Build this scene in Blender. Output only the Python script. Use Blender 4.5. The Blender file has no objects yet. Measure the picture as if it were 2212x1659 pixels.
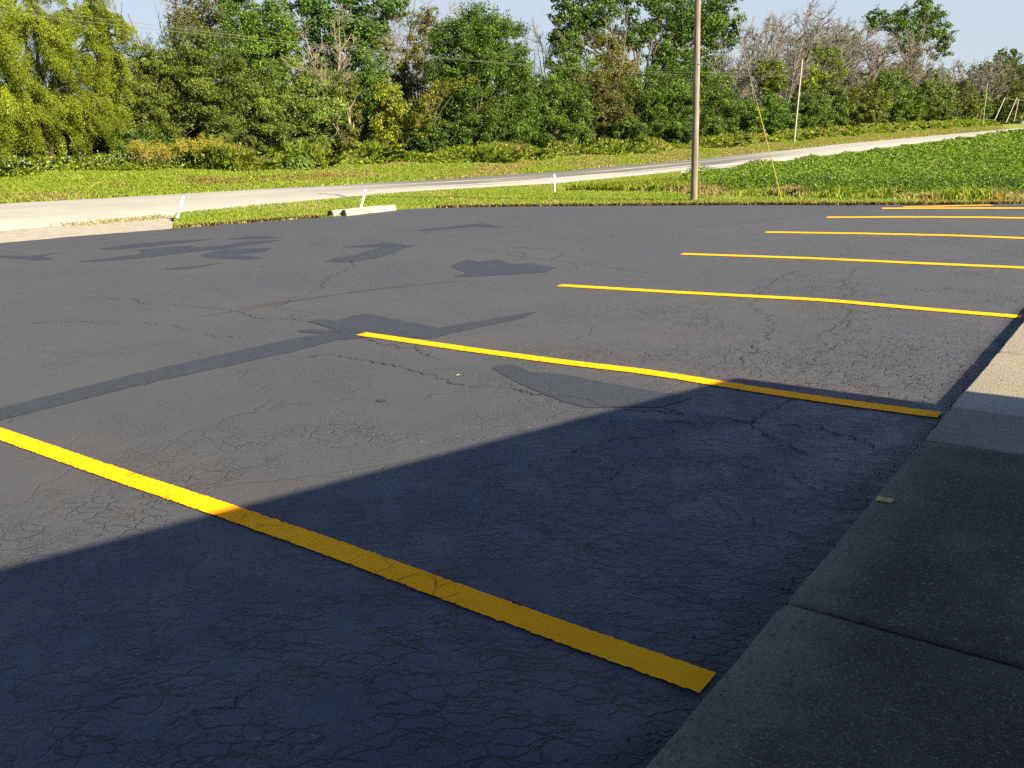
import bpy, math, random
import numpy as np
from mathutils import Vector, Matrix

rnd = random.Random(7)
rng = np.random.default_rng(11)
scene = bpy.context.scene
COL = scene.collection
P = np.array

# ------------------------------------------------------------------ camera
F, PITCH, ROLL, YAW = 1920.0, 0.263698, -0.032364, 0.641786
CAM = P([0.92097, -5.26960, 1.55])
CX, CY = 1106.0, 829.5
FW = P([-math.sin(YAW) * math.cos(PITCH), math.cos(YAW) * math.cos(PITCH), -math.sin(PITCH)])
R0 = P([math.cos(YAW), math.sin(YAW), 0.0])
U0 = np.cross(R0, FW)
RI = math.cos(ROLL) * R0 + math.sin(ROLL) * U0
UP = np.cross(RI, FW)


def ray(px, py):
    return FW + (px - CX) / F * RI - (py - CY) / F * UP


def gp(px, py, z=0.0):
    d = ray(px, py)
    return CAM + d * ((z - CAM[2]) / d[2])


def wp(px, py, X):
    d = ray(px, py)
    t = (X - CAM[0]) / d[0]
    return CAM + d * t, t


cam_d = bpy.data.cameras.new("camera")
cam = bpy.data.objects.new("camera", cam_d)
COL.objects.link(cam)
cam_d.sensor_width = 36.0
cam_d.lens = F / 2212.0 * 36.0
cam_d.clip_start = 0.05
cam_d.clip_end = 8000
cam.matrix_world = Matrix(((RI[0], UP[0], -FW[0], CAM[0]), (RI[1], UP[1], -FW[1], CAM[1]),
                           (RI[2], UP[2], -FW[2], CAM[2]), (0, 0, 0, 1)))
scene.camera = cam

# ------------------------------------------------------------------ light
SUNV = P([-1.5, -0.06, -1.0])
el = math.atan2(1.0, math.hypot(1.5, 0.06))
w = bpy.data.worlds.new("World")
scene.world = w
w.use_nodes = True
nt = w.node_tree
sky = nt.nodes.new("ShaderNodeTexSky")
sky.sky_type = 'NISHITA'
sky.sun_disc = False
sky.sun_elevation = el
sky.sun_rotation = math.radians(88)
sky.altitude = 200
sky.air_density = 1.0
sky.dust_density = 1.2
sky.ozone_density = 2.0
bg = nt.nodes["Background"]
gc = nt.nodes.new("ShaderNodeTexCoord")
gs = nt.nodes.new("ShaderNodeSeparateXYZ")
nt.links.new(gc.outputs["Generated"], gs.inputs[0])
gm = nt.nodes.new("ShaderNodeMapRange")
gm.interpolation_type = 'SMOOTHSTEP'
nt.links.new(gs.outputs["Z"], gm.inputs[0])
gm.inputs[1].default_value = 0.16
gm.inputs[2].default_value = 0.42
gm.inputs[3].default_value = 0.80
gm.inputs[4].default_value = 0.0
hz = nt.nodes.new("ShaderNodeMix")
hz.data_type = 'RGBA'
nt.links.new(gm.outputs[0], hz.inputs[0])
tn = nt.nodes.new("ShaderNodeMix")
tn.data_type = 'RGBA'
tn.blend_type = 'MULTIPLY'
tn.inputs[0].default_value = 1.0
nt.links.new(sky.outputs[0], tn.inputs[6])
tn.inputs[7].default_value = (0.86, 0.93, 1.16, 1)
nt.links.new(tn.outputs[2], hz.inputs[6])
hz.inputs[7].default_value = (3.9, 4.35, 4.7, 1)
nt.links.new(hz.outputs[2], bg.inputs[0])
bg.inputs[1].default_value = 0.054
ld = bpy.data.lights.new("sun", 'SUN')
ld.energy = 5.0
ld.angle = math.radians(0.55)
ld.color = (1.0, 0.86, 0.57)
lo = bpy.data.objects.new("sun", ld)
COL.objects.link(lo)
lo.rotation_euler = Vector(SUNV).to_track_quat('-Z', 'Y').to_euler()
lo.location = (30, 0, 30)
scene.view_settings.view_transform = 'Standard'
scene.view_settings.look = 'None'
scene.view_settings.gamma = 1
scene.view_settings.exposure = 1.62
scene.cycles.use_denoising = False
scene.cycles.use_adaptive_sampling = True
scene.cycles.adaptive_threshold = 0.025
scene.render.engine = 'CYCLES'
scene.cycles.max_bounces = 4
scene.cycles.diffuse_bounces = 2
scene.cycles.glossy_bounces = 2
scene.cycles.transmission_bounces = 2
scene.cycles.transparent_max_bounces = 4

# ------------------------------------------------------------------ helpers


def tag(o, label=None, cat=None, group=None, kind=None):
    if label: o['label'] = label
    if cat: o['category'] = cat
    if group: o['group'] = group
    if kind: o['kind'] = kind
    return o


def link(name, me, parent=None, mat=None):
    o = bpy.data.objects.new(name, me)
    COL.objects.link(o)
    if mat is not None and me is not None:
        me.materials.append(mat)
    if parent is not None:
        o.parent = parent
    return o


def empty(name, loc=(0, 0, 0)):
    o = bpy.data.objects.new(name, None)
    o.empty_display_size = 0.2
    o.location = loc
    COL.objects.link(o)
    return o


def mesh_np(name, V, faces, tint=None, smooth=False, mids=None):
    """faces: list of int arrays (n,k)"""
    me = bpy.data.meshes.new(name)
    V = np.ascontiguousarray(V, dtype=np.float32)
    me.vertices.add(len(V))
    me.vertices.foreach_set("co", V.ravel())
    faces = [f for f in faces if len(f)]
    nl = sum(f.size for f in faces)
    npoly = sum(len(f) for f in faces)
    me.loops.add(nl)
    me.loops.foreach_set("vertex_index", np.concatenate([f.ravel() for f in faces]).astype(np.int32))
    me.polygons.add(npoly)
    tot = np.concatenate([np.full(len(f), f.shape[1]) for f in faces])
    st = np.concatenate([[0], np.cumsum(tot)[:-1]]).astype(np.int32)
    me.polygons.foreach_set("loop_start", st)
    if smooth:
        me.polygons.foreach_set("use_smooth", np.ones(npoly, dtype=bool))
    if mids is not None:
        me.polygons.foreach_set("material_index", np.concatenate(mids).astype(np.int32))
    if tint is not None:
        a = me.attributes.new("tint", 'FLOAT_COLOR', 'POINT')
        t4 = np.ones((len(V), 4), dtype=np.float32)
        t4[:, :3] = tint
        a.data.foreach_set("color", t4.ravel())
    me.update(calc_edges=True)
    return me


def box_geo(c, s, bev=0.0):
    cx, cy, cz = c
    sx, sy, sz = s[0] / 2, s[1] / 2, s[2] / 2
    v = P([[x * sx + cx, y * sy + cy, z * sz + cz] for z in (-1, 1) for y in (-1, 1) for x in (-1, 1)], float)
    f = P([[0, 2, 3, 1], [4, 5, 7, 6], [0, 1, 5, 4], [2, 6, 7, 3], [0, 4, 6, 2], [1, 3, 7, 5]])
    return v, f


def add_bevel(o, wdt, seg=2):
    m = o.modifiers.new("bevel", 'BEVEL')
    m.width = wdt
    m.segments = seg
    m.limit_method = 'ANGLE'


def unit(v):
    return v / (np.linalg.norm(v, axis=-1, keepdims=True) + 1e-9)


def tubes(polys, sides=5):
    """polys: list of (pts (n,3), radii (n,)) -> V, quads"""
    VV, FF = [], []
    off = 0
    for pts, rad in polys:
        pts = np.asarray(pts, float)
        n = len(pts)
        k = sides if rad[0] > 0.03 else 3
        tan = unit(np.gradient(pts, axis=0))
        ref = P([0.31, 0.9, 0.2]) if abs(tan[0] @ P([0.31, 0.9, 0.2])) < 0.9 else P([1.0, 0, 0])
        u = unit(np.cross(tan, ref))
        v = np.cross(tan, u)
        a = np.arange(k) * 2 * math.pi / k
        ring = pts[:, None, :] + (u[:, None, :] * np.cos(a)[None, :, None] + v[:, None, :] * np.sin(a)[None, :, None]) * np.asarray(rad)[:, None, None]
        VV.append(ring.reshape(-1, 3))
        i = np.arange(n - 1)[:, None] * k
        j = np.arange(k)[None, :]
        j2 = (j + 1) % k
        FF.append(np.stack([i + j, i + j2, i + k + j2, i + k + j], -1).reshape(-1, 4) + off)
        off += n * k
    return np.concatenate(VV), np.concatenate(FF)


# ------------------------------------------------------------------ materials


class M:
    def __init__(self, name):
        self.m = bpy.data.materials.new(name)
        self.m.use_nodes = True
        self.t = self.m.node_tree
        self.b = self.t.nodes["Principled BSDF"]
        self.tc = None

    def n(self, typ, **kw):
        nd = self.t.nodes.new(typ)
        for k, v in kw.items():
            setattr(nd, k, v)
        return nd

    def put(self, sock, val):
        if isinstance(val, bpy.types.NodeSocket):
            self.t.links.new(val, sock)
        elif isinstance(val, (tuple, list)) and len(val) == 3 and sock.type == 'RGBA':
            sock.default_value = (*val, 1)
        else:
            sock.default_value = val

    def pos(self):
        if self.tc is None:
            self.tc = self.n("ShaderNodeTexCoord").outputs["Object"]
        return self.tc

    def mapped(self, scale=(1, 1, 1), rot=(0, 0, 0), src=None, loc=(0, 0, 0)):
        mp = self.n("ShaderNodeMapping")
        self.put(mp.inputs[0], src or self.pos())
        mp.inputs["Scale"].default_value = scale
        mp.inputs["Rotation"].default_value = rot
        mp.inputs["Location"].default_value = loc
        return mp.outputs[0]

    def noise(self, scale, detail=4, rough=0.55, src=None, out=0, dist=0.0):
        nd = self.n("ShaderNodeTexNoise")
        self.put(nd.inputs["Vector"], src or self.pos())
        nd.inputs["Scale"].default_value = scale
        nd.inputs["Detail"].default_value = detail
        nd.inputs["Roughness"].default_value = rough
        nd.inputs["Distortion"].default_value = dist
        return nd.outputs[out]

    def vor(self, scale, src=None, feature='DISTANCE_TO_EDGE', rand=1.0):
        nd = self.n("ShaderNodeTexVoronoi", feature=feature)
        self.put(nd.inputs["Vector"], src or self.pos())
        nd.inputs["Scale"].default_value = scale
        nd.inputs["Randomness"].default_value = rand
        return nd.outputs["Distance"]

    def math(self, op, a, b=None, c=None, clamp=False):
        nd = self.n("ShaderNodeMath", operation=op, use_clamp=clamp)
        self.put(nd.inputs[0], a)
        if b is not None: self.put(nd.inputs[1], b)
        if c is not None: self.put(nd.inputs[2], c)
        return nd.outputs[0]

    def vmath(self, op, a, b=None, s=None):
        nd = self.n("ShaderNodeVectorMath", operation=op)
        self.put(nd.inputs[0], a)
        if b is not None: self.put(nd.inputs[1], b)
        if s is not None: self.put(nd.inputs["Scale"], s)
        return nd.outputs[0]

    def step(self, v, lo, hi, a=0.0, b=1.0):
        nd = self.n("ShaderNodeMapRange", interpolation_type='SMOOTHSTEP')
        self.put(nd.inputs[0], v)
        nd.inputs[1].default_value = lo
        nd.inputs[2].default_value = hi
        nd.inputs[3].default_value = a
        nd.inputs[4].default_value = b
        return nd.outputs[0]

    def mix(self, fac, a, b, blend='MIX'):
        nd = self.n("ShaderNodeMix", data_type='RGBA', blend_type=blend)
        self.put(nd.inputs["Factor"], fac)
        self.put(nd.inputs["A"], a) if False else self.put(nd.inputs[6], a)
        self.put(nd.inputs[7], b)
        return nd.outputs[2]

    def sep(self, v=None):
        nd = self.n("ShaderNodeSeparateXYZ")
        self.put(nd.inputs[0], v or self.pos())
        return nd.outputs

    def warp(self, scale, amp, src=None, detail=3):
        nz = self.noise(scale, detail, src=src, out=1)
        c = self.vmath('SUBTRACT', nz, (0.5, 0.5, 0.5))
        s = self.vmath('SCALE', c, s=amp)
        return self.vmath('ADD', src or self.pos(), s)

    def bump(self, h, strength=0.5, dist=0.02, normal=None):
        nd = self.n("ShaderNodeBump")
        nd.inputs["Strength"].default_value = strength
        nd.inputs["Distance"].default_value = dist
        self.put(nd.inputs["Height"], h)
        if normal is not None: self.put(nd.inputs["Normal"], normal)
        return nd.outputs[0]

    def fin(self, col=None, rough=None, normal=None, spec=None):
        if col is not None: self.put(self.b.inputs["Base Color"], col)
        if rough is not None: self.put(self.b.inputs["Roughness"], rough)
        if normal is not None: self.put(self.b.inputs["Normal"], normal)
        if spec is not None: self.put(self.b.inputs["Specular IOR Level"], spec)
        return self.m


STALL = 3.1092


def asphalt_mat(name, base, dark, warm, dull=1.0, fresh=False):
    k = M(name)
    x, y, z = k.sep()
    big = k.noise(0.35, 4)
    med = k.noise(2.2, 5, 0.6)
    fine = k.noise(160, 3, 0.7)
    grain = k.noise(55, 4, 0.7)
    col = k.mix(k.step(big, 0.35, 0.68), base, warm)
    col = k.mix(k.step(med, 0.3, 0.75, 0, 0.55), col, dark)
    # streaks left by the sealer squeegee
    stv = k.mapped((0.35, 5.0, 1), (0, 0, math.radians(28)))
    streak = k.noise(1.3, 5, 0.6, src=stv)
    col = k.mix(k.step(streak, 0.45, 0.72, 0, 0.35), col, dark)
    # alligator cracks
    wv = k.warp(4.0, 0.20, detail=5)
    wv2 = k.mapped((0.62, 1.25, 1), src=k.mapped((1, 1, 1), (0, 0, math.radians(-30)), src=wv))
    e1 = k.vor(14.0, wv2)
    e1b = k.vor(36.0, k.mapped((0.62, 1.25, 1), src=k.mapped((1, 1, 1), (0, 0, math.radians(-44)), src=k.warp(7.0, 0.09))))
    gaps = k.noise(4.0, 3, 0.6)
    c1 = k.step(e1, 0.0, 0.085, 1, 0)
    c1 = k.math('MULTIPLY', c1, k.step(gaps, 0.37, 0.54))
    c1b = k.math('MULTIPLY', k.step(e1b, 0.0, 0.10, 1, 0), k.step(k.noise(5.0, 3), 0.5, 0.62, 0, 0.8))
    c1 = k.math('MAXIMUM', c1, c1b)
    # region: strongest close to the walkway
    near = k.math('MULTIPLY', k.step(k.math('MULTIPLY_ADD', y, -0.12, x), -2.4, -0.5), k.step(y, 4.0, 0.4))
    reg = k.math('MULTIPLY_ADD', near, 1.0, k.math('MULTIPLY', k.step(k.noise(0.45, 2), 0.45, 0.74, 0.06, 0.35), k.step(x, -4.2, -2.2, 0.15, 1)), clamp=True)
    reg2 = k.math('MULTIPLY', k.step(x, -5.5, -1.0), k.step(y, 14, 5, 0, 0.8))
    reg = k.math('MAXIMUM', reg, k.math('MULTIPLY', reg2, k.step(k.noise(0.9, 2), 0.45, 0.6)))
    c1 = k.math('MULTIPLY', c1, reg)
    # wandering long cracks
    wv3 = k.warp(1.4, 0.7, detail=5)
    e2 = k.vor(0.42, wv3)
    c2 = k.math('MULTIPLY', k.step(e2, 0.0, 0.010, 1, 0), k.step(k.noise(1.1, 3), 0.4, 0.55))
    wv4 = k.warp(4.0, 0.3, detail=5)
    e3 = k.vor(1.5, wv4)
    c3 = k.math('MULTIPLY', k.step(e3, 0.0, 0.022, 1, 0), k.step(k.noise(0.8, 3), 0.52, 0.64))
    c2 = k.math('MULTIPLY', c2, 0.3)
    c3 = k.math('MULTIPLY', c3, 0.35)
    crack = k.math('MAXIMUM', c1, k.math('MAXIMUM', c2, c3)) if not fresh else c3
    col = k.mix(k.math('MULTIPLY', crack, k.math('MULTIPLY_ADD', near, 0.25, 0.55)), col, (0.007, 0.008, 0.011))
    # pale scuffs and exposed stone flecks
    flv = k.mapped((1.0, 3.0, 1), (0, 0, 0.5))
    fl = k.math('MULTIPLY', k.step(k.noise(22, 3, 0.55, src=flv), 0.63, 0.70), k.step(k.noise(1.3, 3), 0.45, 0.62))
    if not fresh:
        col = k.mix(k.math('MULTIPLY', fl, k.math('MULTIPLY_ADD', k.step(x, -4.5, -1.0), 0.5, 0.12)), col, (0.20, 0.20, 0.20))
    # stones
    col = k.mix(k.step(fine, 0.4, 0.75, 0, 0.5), col, (0.10, 0.10, 0.10))
    col = k.mix(k.step(fine, 0.5, 0.25, 0, 0.5), col, (0.018, 0.02, 0.023))
    col = k.mix(k.step(k.math('MULTIPLY_ADD', med, 0.12, x), -0.10, 0.03, 0, 0.8), col, (0.012, 0.013, 0.015))
    if not fresh:
        # yellow overspray beside the stall lines
        ph = k.math('MULTIPLY', k.math('ABSOLUTE', k.math('SUBTRACT', k.math('FRACT', k.math('MULTIPLY_ADD', y, 1 / STALL, 10.5)), 0.5)), STALL)
        ov = k.math('MULTIPLY', k.step(ph, 0.03, 0.6, 1, 0), k.math('MULTIPLY', k.step(x, -5.0, -4.0), k.step(k.noise(1.7, 3), 0.4, 0.7, 0.1, 0.7)))
        col = k.mix(k.math('MULTIPLY', ov, 0.45), col, (0.105, 0.075, 0.045))
    h = k.math('MULTIPLY_ADD', grain, 0.35, k.math('MULTIPLY', fine, 0.25))
    h = k.math('MULTIPLY_ADD', k.noise(9, 4, 0.6), k.math('MULTIPLY_ADD', reg, 1.0, 0.25), h)
    h = k.math('SUBTRACT', h, k.math('MULTIPLY', crack, 1.3))
    nrm = k.bump(h, 0.7, 0.013)
    return k.fin(col, k.math('SUBTRACT', k.step(med, 0.3, 0.7, 0.56, 0.74), k.math('MULTIPLY', near, 0.12)) if not fresh else 0.6, nrm, 0.28)


m_asphalt = asphalt_mat("asphalt", (0.051, 0.0555, 0.070), (0.040, 0.044, 0.059), (0.062, 0.063, 0.072))
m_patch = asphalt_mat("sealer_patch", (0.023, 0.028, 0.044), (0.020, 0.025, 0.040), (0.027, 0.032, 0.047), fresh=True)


def paint_mat():
    k = M("yellow_paint")
    g = k.noise(30, 4, 0.65)
    col = k.mix(k.step(k.noise(3, 4), 0.35, 0.7), (0.95, 0.405, 0.005), (0.89, 0.36, 0.004))
    e = k.vor(7.5, k.warp(3.0, 0.16))
    cr = k.math('MULTIPLY', k.step(e, 0, 0.03, 1, 0), k.step(k.noise(4.0, 3), 0.55, 0.66))
    col = k.mix(k.math('MULTIPLY', cr, 0.6), col, (0.16, 0.09, 0.02))
    thin = k.math('MULTIPLY', k.step(k.noise(90, 3, 0.7), 0.60, 0.68), k.step(k.noise(2.5, 3), 0.42, 0.66, 0.05, 0.75))
    col = k.mix(thin, col, (0.20, 0.11, 0.02))
    h = k.math('MULTIPLY_ADD', k.noise(9, 4, 0.6), 1.0, k.math('MULTIPLY', g, 0.6))
    h = k.math('SUBTRACT', h, cr)
    return k.fin(col, 0.85, k.bump(h, 0.6, 0.012), 0.08)


m_paint = paint_mat()


def concrete_mat(name, base, dark, moss, fleck, mossy=0.5, edge=True, spk=0.5):
    k = M(name)
    x, y, z = k.sep()
    f = k.noise(130, 2, 0.7)
    g = k.noise(70, 4, 0.75)
    a = k.noise(2.0, 5, 0.6)
    col = k.mix(k.step(a, 0.35, 0.7), base, dark)
    mo = k.step(k.noise(1.6, 7, 0.75), 0.22, 0.6, 0.45 * mossy, mossy)
    if edge:
        mo = k.math('MULTIPLY', mo, k.step(k.math('MULTIPLY_ADD', k.noise(3, 3), 0.3, x), 0.18, 0.5, 0.1, 1.0))
    col = k.mix(mo, col, moss)
    col = k.mix(k.step(k.noise(95, 4, 0.8), 0.56, 0.66, 0, spk), col, fleck)
    col = k.mix(k.step(g, 0.54, 0.66, 0, spk), col, (0.02, 0.02, 0.02))
    pit = k.step(k.vor(6.0, feature='F1'), 0.03, 0.06, 1, 0)
    pit = k.math('MULTIPLY', pit, k.step(k.noise(2.3, 2), 0.5, 0.6))
    col = k.mix(pit, col, (0.01, 0.01, 0.01))
    h = k.math('SUBTRACT', k.math('MULTIPLY_ADD', f, 0.5, g), k.math('MULTIPLY', pit, 1.5))
    return k.fin(col, 0.85, k.bump(h, 0.9, 0.010), 0.3)


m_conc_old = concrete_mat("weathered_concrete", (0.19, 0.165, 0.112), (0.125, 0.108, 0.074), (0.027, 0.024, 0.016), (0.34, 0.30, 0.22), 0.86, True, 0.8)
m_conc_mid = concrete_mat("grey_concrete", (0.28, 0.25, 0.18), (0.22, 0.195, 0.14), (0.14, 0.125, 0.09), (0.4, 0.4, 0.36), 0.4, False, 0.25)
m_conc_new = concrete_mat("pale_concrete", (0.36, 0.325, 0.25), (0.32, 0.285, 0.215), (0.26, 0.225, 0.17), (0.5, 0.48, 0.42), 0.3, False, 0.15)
m_stop = concrete_mat("kerb_stop_concrete", (0.40, 0.375, 0.32), (0.35, 0.32, 0.265), (0.26, 0.23, 0.175), (0.46, 0.44, 0.38), 0.4, False, 0.12)


def simple(name, c1, c2, scale=8, rough=0.8, bumpd=0.004, spec=0.3, stretch=(1, 1, 1), bs=None):
    k = M(name)
    v = k.mapped(stretch)
    col = k.mix(k.step(k.noise(scale, 5, 0.6, src=v), 0.32, 0.68), c1, c2)
    return k.fin(col, rough, k.bump(k.noise(bs or scale * 4, 4, 0.6, src=v), 0.5, bumpd), spec)


m_black = simple("near_black", (0.012, 0.012, 0.014), (0.03, 0.03, 0.033), 20, 0.6)
m_white = simple("white_paint", (0.82, 0.83, 0.85), (0.74, 0.75, 0.78), 12, 0.5)
m_dark = simple("dark_steel", (0.03, 0.03, 0.032), (0.06, 0.05, 0.04), 15, 0.6)
m_yplastic = simple("yellow_plastic", (0.36, 0.27, 0.05), (0.30, 0.22, 0.04), 6, 0.6)
m_wire = simple("galvanised_wire", (0.25, 0.26, 0.25), (0.2, 0.21, 0.2), 10, 0.5)
m_copper = simple("weathered_wire", (0.13, 0.14, 0.09), (0.11, 0.12, 0.08), 10, 0.6)
m_tagy = simple("faded_yellow_plate", (0.50, 0.36, 0.10), (0.42, 0.30, 0.09), 40, 0.6)
m_paleleaf = simple("dry_leaf", (0.45, 0.34, 0.18), (0.32, 0.22, 0.11), 30, 0.8)
m_twig = simple("dead_twig", (0.22, 0.2, 0.17), (0.15, 0.13, 0.11), 40, 0.9)
m_siding = simple("tan_siding", (0.45, 0.42, 0.36), (0.42, 0.39, 0.33), 3, 0.7)
m_roof = simple("grey_shingle", (0.12, 0.115, 0.11), (0.17, 0.16, 0.15), 6, 0.9)


def pole_mat():
    k = M("pole_wood")
    v = k.mapped((30, 30, 0.7))
    s = k.noise(1.6, 6, 0.65, src=v)
    col = k.mix(k.step(s, 0.3, 0.7), (0.115, 0.095, 0.075), (0.29, 0.25, 0.20))
    v2 = k.mapped((55, 55, 0.35))
    cr = k.step(k.noise(0.9, 3, 0.5, src=v2), 0.60, 0.66)
    col = k.mix(k.math('MULTIPLY', cr, 0.8), col, (0.04, 0.03, 0.025))
    col = k.mix(k.step(k.noise(1.2, 3), 0.45, 0.7, 0, 0.4), col, (0.40, 0.37, 0.31))
    return k.fin(col, 0.85, k.bump(k.math('SUBTRACT', s, cr), 0.6, 0.01), 0.2)


m_pole = pole_mat()
m_oldpole = simple("silvered_pole_wood", (0.38, 0.36, 0.32), (0.28, 0.26, 0.225), 2, 0.85, stretch=(20, 20, 0.6))


def bark(name, a, b):
    k = M(name)
    v = k.mapped((6, 6, 1.2))
    s = k.noise(2.0, 6, 0.65, src=v)
    return k.fin(k.mix(k.step(s, 0.3, 0.7), a, b), 0.9, k.bump(s, 0.6, 0.03), 0.15)


m_bark = bark("dark_bark", (0.07, 0.055, 0.04), (0.15, 0.12, 0.09))
m_greybark = bark("dead_grey_bark", (0.125, 0.114, 0.100), (0.245, 0.222, 0.195))
m_palebark = bark("pale_dead_bark", (0.17, 0.145, 0.11), (0.28, 0.24, 0.18))


def leaf_mat(name, rough=0.5, trans=0.3, spec=0.35):
    k = M(name)
    a = k.n("ShaderNodeAttribute", attribute_name="tint").outputs["Color"]
    k.fin(a, rough, None, spec)
    tr = k.n("ShaderNodeBsdfTranslucent")
    tcol = k.mix(0.6, a, k.mix(1.0, a, (1.7, 1.75, 0.5), 'MULTIPLY'))
    k.put(tr.inputs[0], tcol)
    mx = k.n("ShaderNodeMixShader")
    mx.inputs[0].default_value = trans
    k.t.links.new(k.b.outputs[0], mx.inputs[1])
    k.t.links.new(tr.outputs[0], mx.inputs[2])
    k.t.links.new(mx.outputs[0], k.t.nodes["Material Output"].inputs[0])
    return k.m


m_leaf = leaf_mat("leaf", 0.55, 0.24, 0.25)
m_blade = leaf_mat("grass_blade", 0.6, 0.3, 0.25)


def ground_mat():
    k = M("grassy_soil")
    x, y, z = k.sep()
    a = k.noise(0.35, 5, 0.6)
    b = k.noise(3.0, 5, 0.65)
    c = k.noise(18, 4, 0.7)
    col = k.mix(k.step(a, 0.35, 0.65), (0.12, 0.18, 0.02), (0.16, 0.22, 0.028))
    col = k.mix(k.step(b, 0.4, 0.7, 0, 0.6), col, (0.08, 0.125, 0.016))
    # straw coloured dry patches on the far verge, getting drier with distance
    dry = k.math('MULTIPLY', k.step(k.noise(0.55, 4, 0.6), 0.5, 0.62), k.step(y, 14, 34, 0.25, 1))
    dry = k.math('MULTIPLY', dry, k.step(x, -27, -29.5, 0.25, 1))
    col = k.mix(k.math('MULTIPLY', dry, 0.75), col, (0.24, 0.17, 0.07))
    col = k.mix(k.step(c, 0.45, 0.8, 0, 0.5), col, (0.16, 0.16, 0.05))
    # bare washed-out spot round the far stake
    d = k.vmath('DISTANCE', k.pos(), (-13.9, 16.7, 0.0))
    dd = [n for n in k.t.nodes if n.type == 'VECT_MATH'][-1].outputs["Value"]
    hol = k.math('MULTIPLY', k.step(dd, 0.3, 1.5, 1, 0), k.step(b, 0.4, 0.55))
    col = k.mix(k.math('MULTIPLY', hol, 0.7), col, (0.13, 0.085, 0.05))
    return k.fin(col, 0.95, k.bump(k.math('MULTIPLY_ADD', c, 0.6, b), 0.8, 0.05), 0.1)


m_ground = ground_mat()


def road_mat():
    k = M("pale_road")
    x, y, z = k.sep()
    f = k.noise(40, 3, 0.7)
    col = k.mix(k.step(k.noise(0.5, 4), 0.35, 0.7), (0.335, 0.325, 0.310), (0.298, 0.288, 0.272))
    v = k.mapped((1.6, 0.05, 1))
    s = k.noise(1.0, 5, 0.62, src=v)
    zone = k.math('MULTIPLY', k.step(y, 14, 26), k.step(y, 75, 50))
    zone = k.math('MULTIPLY_ADD', zone, 0.85, 0.14)
    lane = k.math('ADD', k.step(k.math('ABSOLUTE', k.math('ADD', x, 26.3)), 0.5, 1.5, 0.22, 0), k.step(k.math('ABSOLUTE', k.math('ADD', x, 24.0)), 0.3, 1.2, 0.18, 0))
    ss = k.step(k.math('ADD', s, lane), 0.50, 0.60)
    col = k.mix(k.math('MULTIPLY', ss, zone), col, (0.12, 0.12, 0.12))
    col = k.mix(k.step(f, 0.5, 0.75, 0, 0.25), col, (0.21, 0.195, 0.165))
    return k.fin(col, 0.9, k.bump(f, 0.4, 0.01), 0.2)


m_road = road_mat()
m_apron = simple("apron_gravel", (0.34, 0.315, 0.27), (0.28, 0.255, 0.21), 3, 0.95, 0.02, bs=60)

# ------------------------------------------------------------------ terrain
YZ = P([-400, 4, 7.7, 18, 28, 38, 56, 78, 89, 129, 184, 205, 300, 4000], float)
ZF = P([.28, .28, .28, .12, .0, -.06, .02, .29, .46, .78, 1.2, 1.42, 1.5, 1.5])
ZN = P([.0, .0, .0, .02, -.2, -.2, -.08, .2, .36, .68, 1.1, 1.3, 1.4, 1.4])
YT = P([-400, 11, 17, 25, 40, 74, 100, 136, 207, 400, 4000], float)
ZT = P([1.2, 1.2, 1.25, 1.05, .7, .72, 1.2, 1.8, 2.4, 2.6, 2.6])
YF = P([-400, 17, 28, 45, 65, 100, 150, 205, 4000], float)
ZFI = P([.0, .0, -.12, -.05, .15, .7, .95, 1.05, 1.05])


def zterr(X, Y):
    X = np.asarray(X, float)
    Y = np.asarray(Y, float)
    zt, zf, zn, zi = np.interp(Y, YT, ZT), np.interp(Y, YZ, ZF), np.interp(Y, YZ, ZN), np.interp(Y, YF, ZFI)

    def seg(x0, z0, x1, z1):
        t = np.clip((X - x0) / (x1 - x0), 0, 1)
        return z0 + (z1 - z0) * t
    z = np.where(X < -36, zt + np.clip((-36 - X) / 60, 0, 1) * 0.2,
                 np.where(X < -28.3, seg(-36, zt, -28.3, zf), np.where(X < -21, seg(-28.3, zf, -21, zn), seg(-21, zn, -14, zi))))
    return z


edge_px = [(-900, 590), (-420, 560), (0, 525), (180, 509), (380, 493), (560, 479), (735, 467), (800, 461), (858, 452), (980, 448), (1100, 446), (1300, 444.5), (1500, 443),
           (1650, 442.5), (1800, 443), (2000, 442), (2212, 440)]
EDGE = [gp(*p)[:2] for p in edge_px]
EDGE = [P([-24.5, -30.0])] + [e for e in EDGE if e[0] > -40] + [P([0.4, 17.2]), P([9.0, 19.8])]


def resample(poly, step, jit, r=rng):
    out = []
    n = len(poly)
    for i in range(n - 1):
        a, b = poly[i], poly[i + 1]
        L = np.linalg.norm(b - a)
        m = max(1, int(L / step))
        d = (b - a) / max(L, 1e-6)
        nn = P([-d[1], d[0]])
        for j in range(m):
            out.append(a + (b - a) * j / m + nn * r.normal(0, jit))
    out.append(poly[-1])
    return out


from mathutils.geometry import tessellate_polygon


def poly_mesh(name, pts2, z):
    tri = tessellate_polygon([[Vector((p[0], p[1], 0)) for p in pts2]])
    V = P([[p[0], p[1], z] for p in pts2])
    T = np.array(tri, dtype=int)
    # make normals point up
    a, b, c = V[T[:, 0]], V[T[:, 1]], V[T[:, 2]]
    cr = np.cross(b - a, c - a)[:, 2]
    T[cr < 0] = T[cr < 0][:, ::-1]
    return mesh_np(name, V, [T])


def in_poly(X, Y, poly):
    X = np.asarray(X)
    Y = np.asarray(Y)
    ins = np.zeros(X.shape, bool)
    n = len(poly)
    j = n - 1
    for i in range(n):
        xi, yi = poly[i]
        xj, yj = poly[j]
        c = ((yi > Y) != (yj > Y)) & (X < (xj - xi) * (Y - yi) / (yj - yi + 1e-12) + xi)
        ins ^= c
        j = i
    return ins


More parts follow.
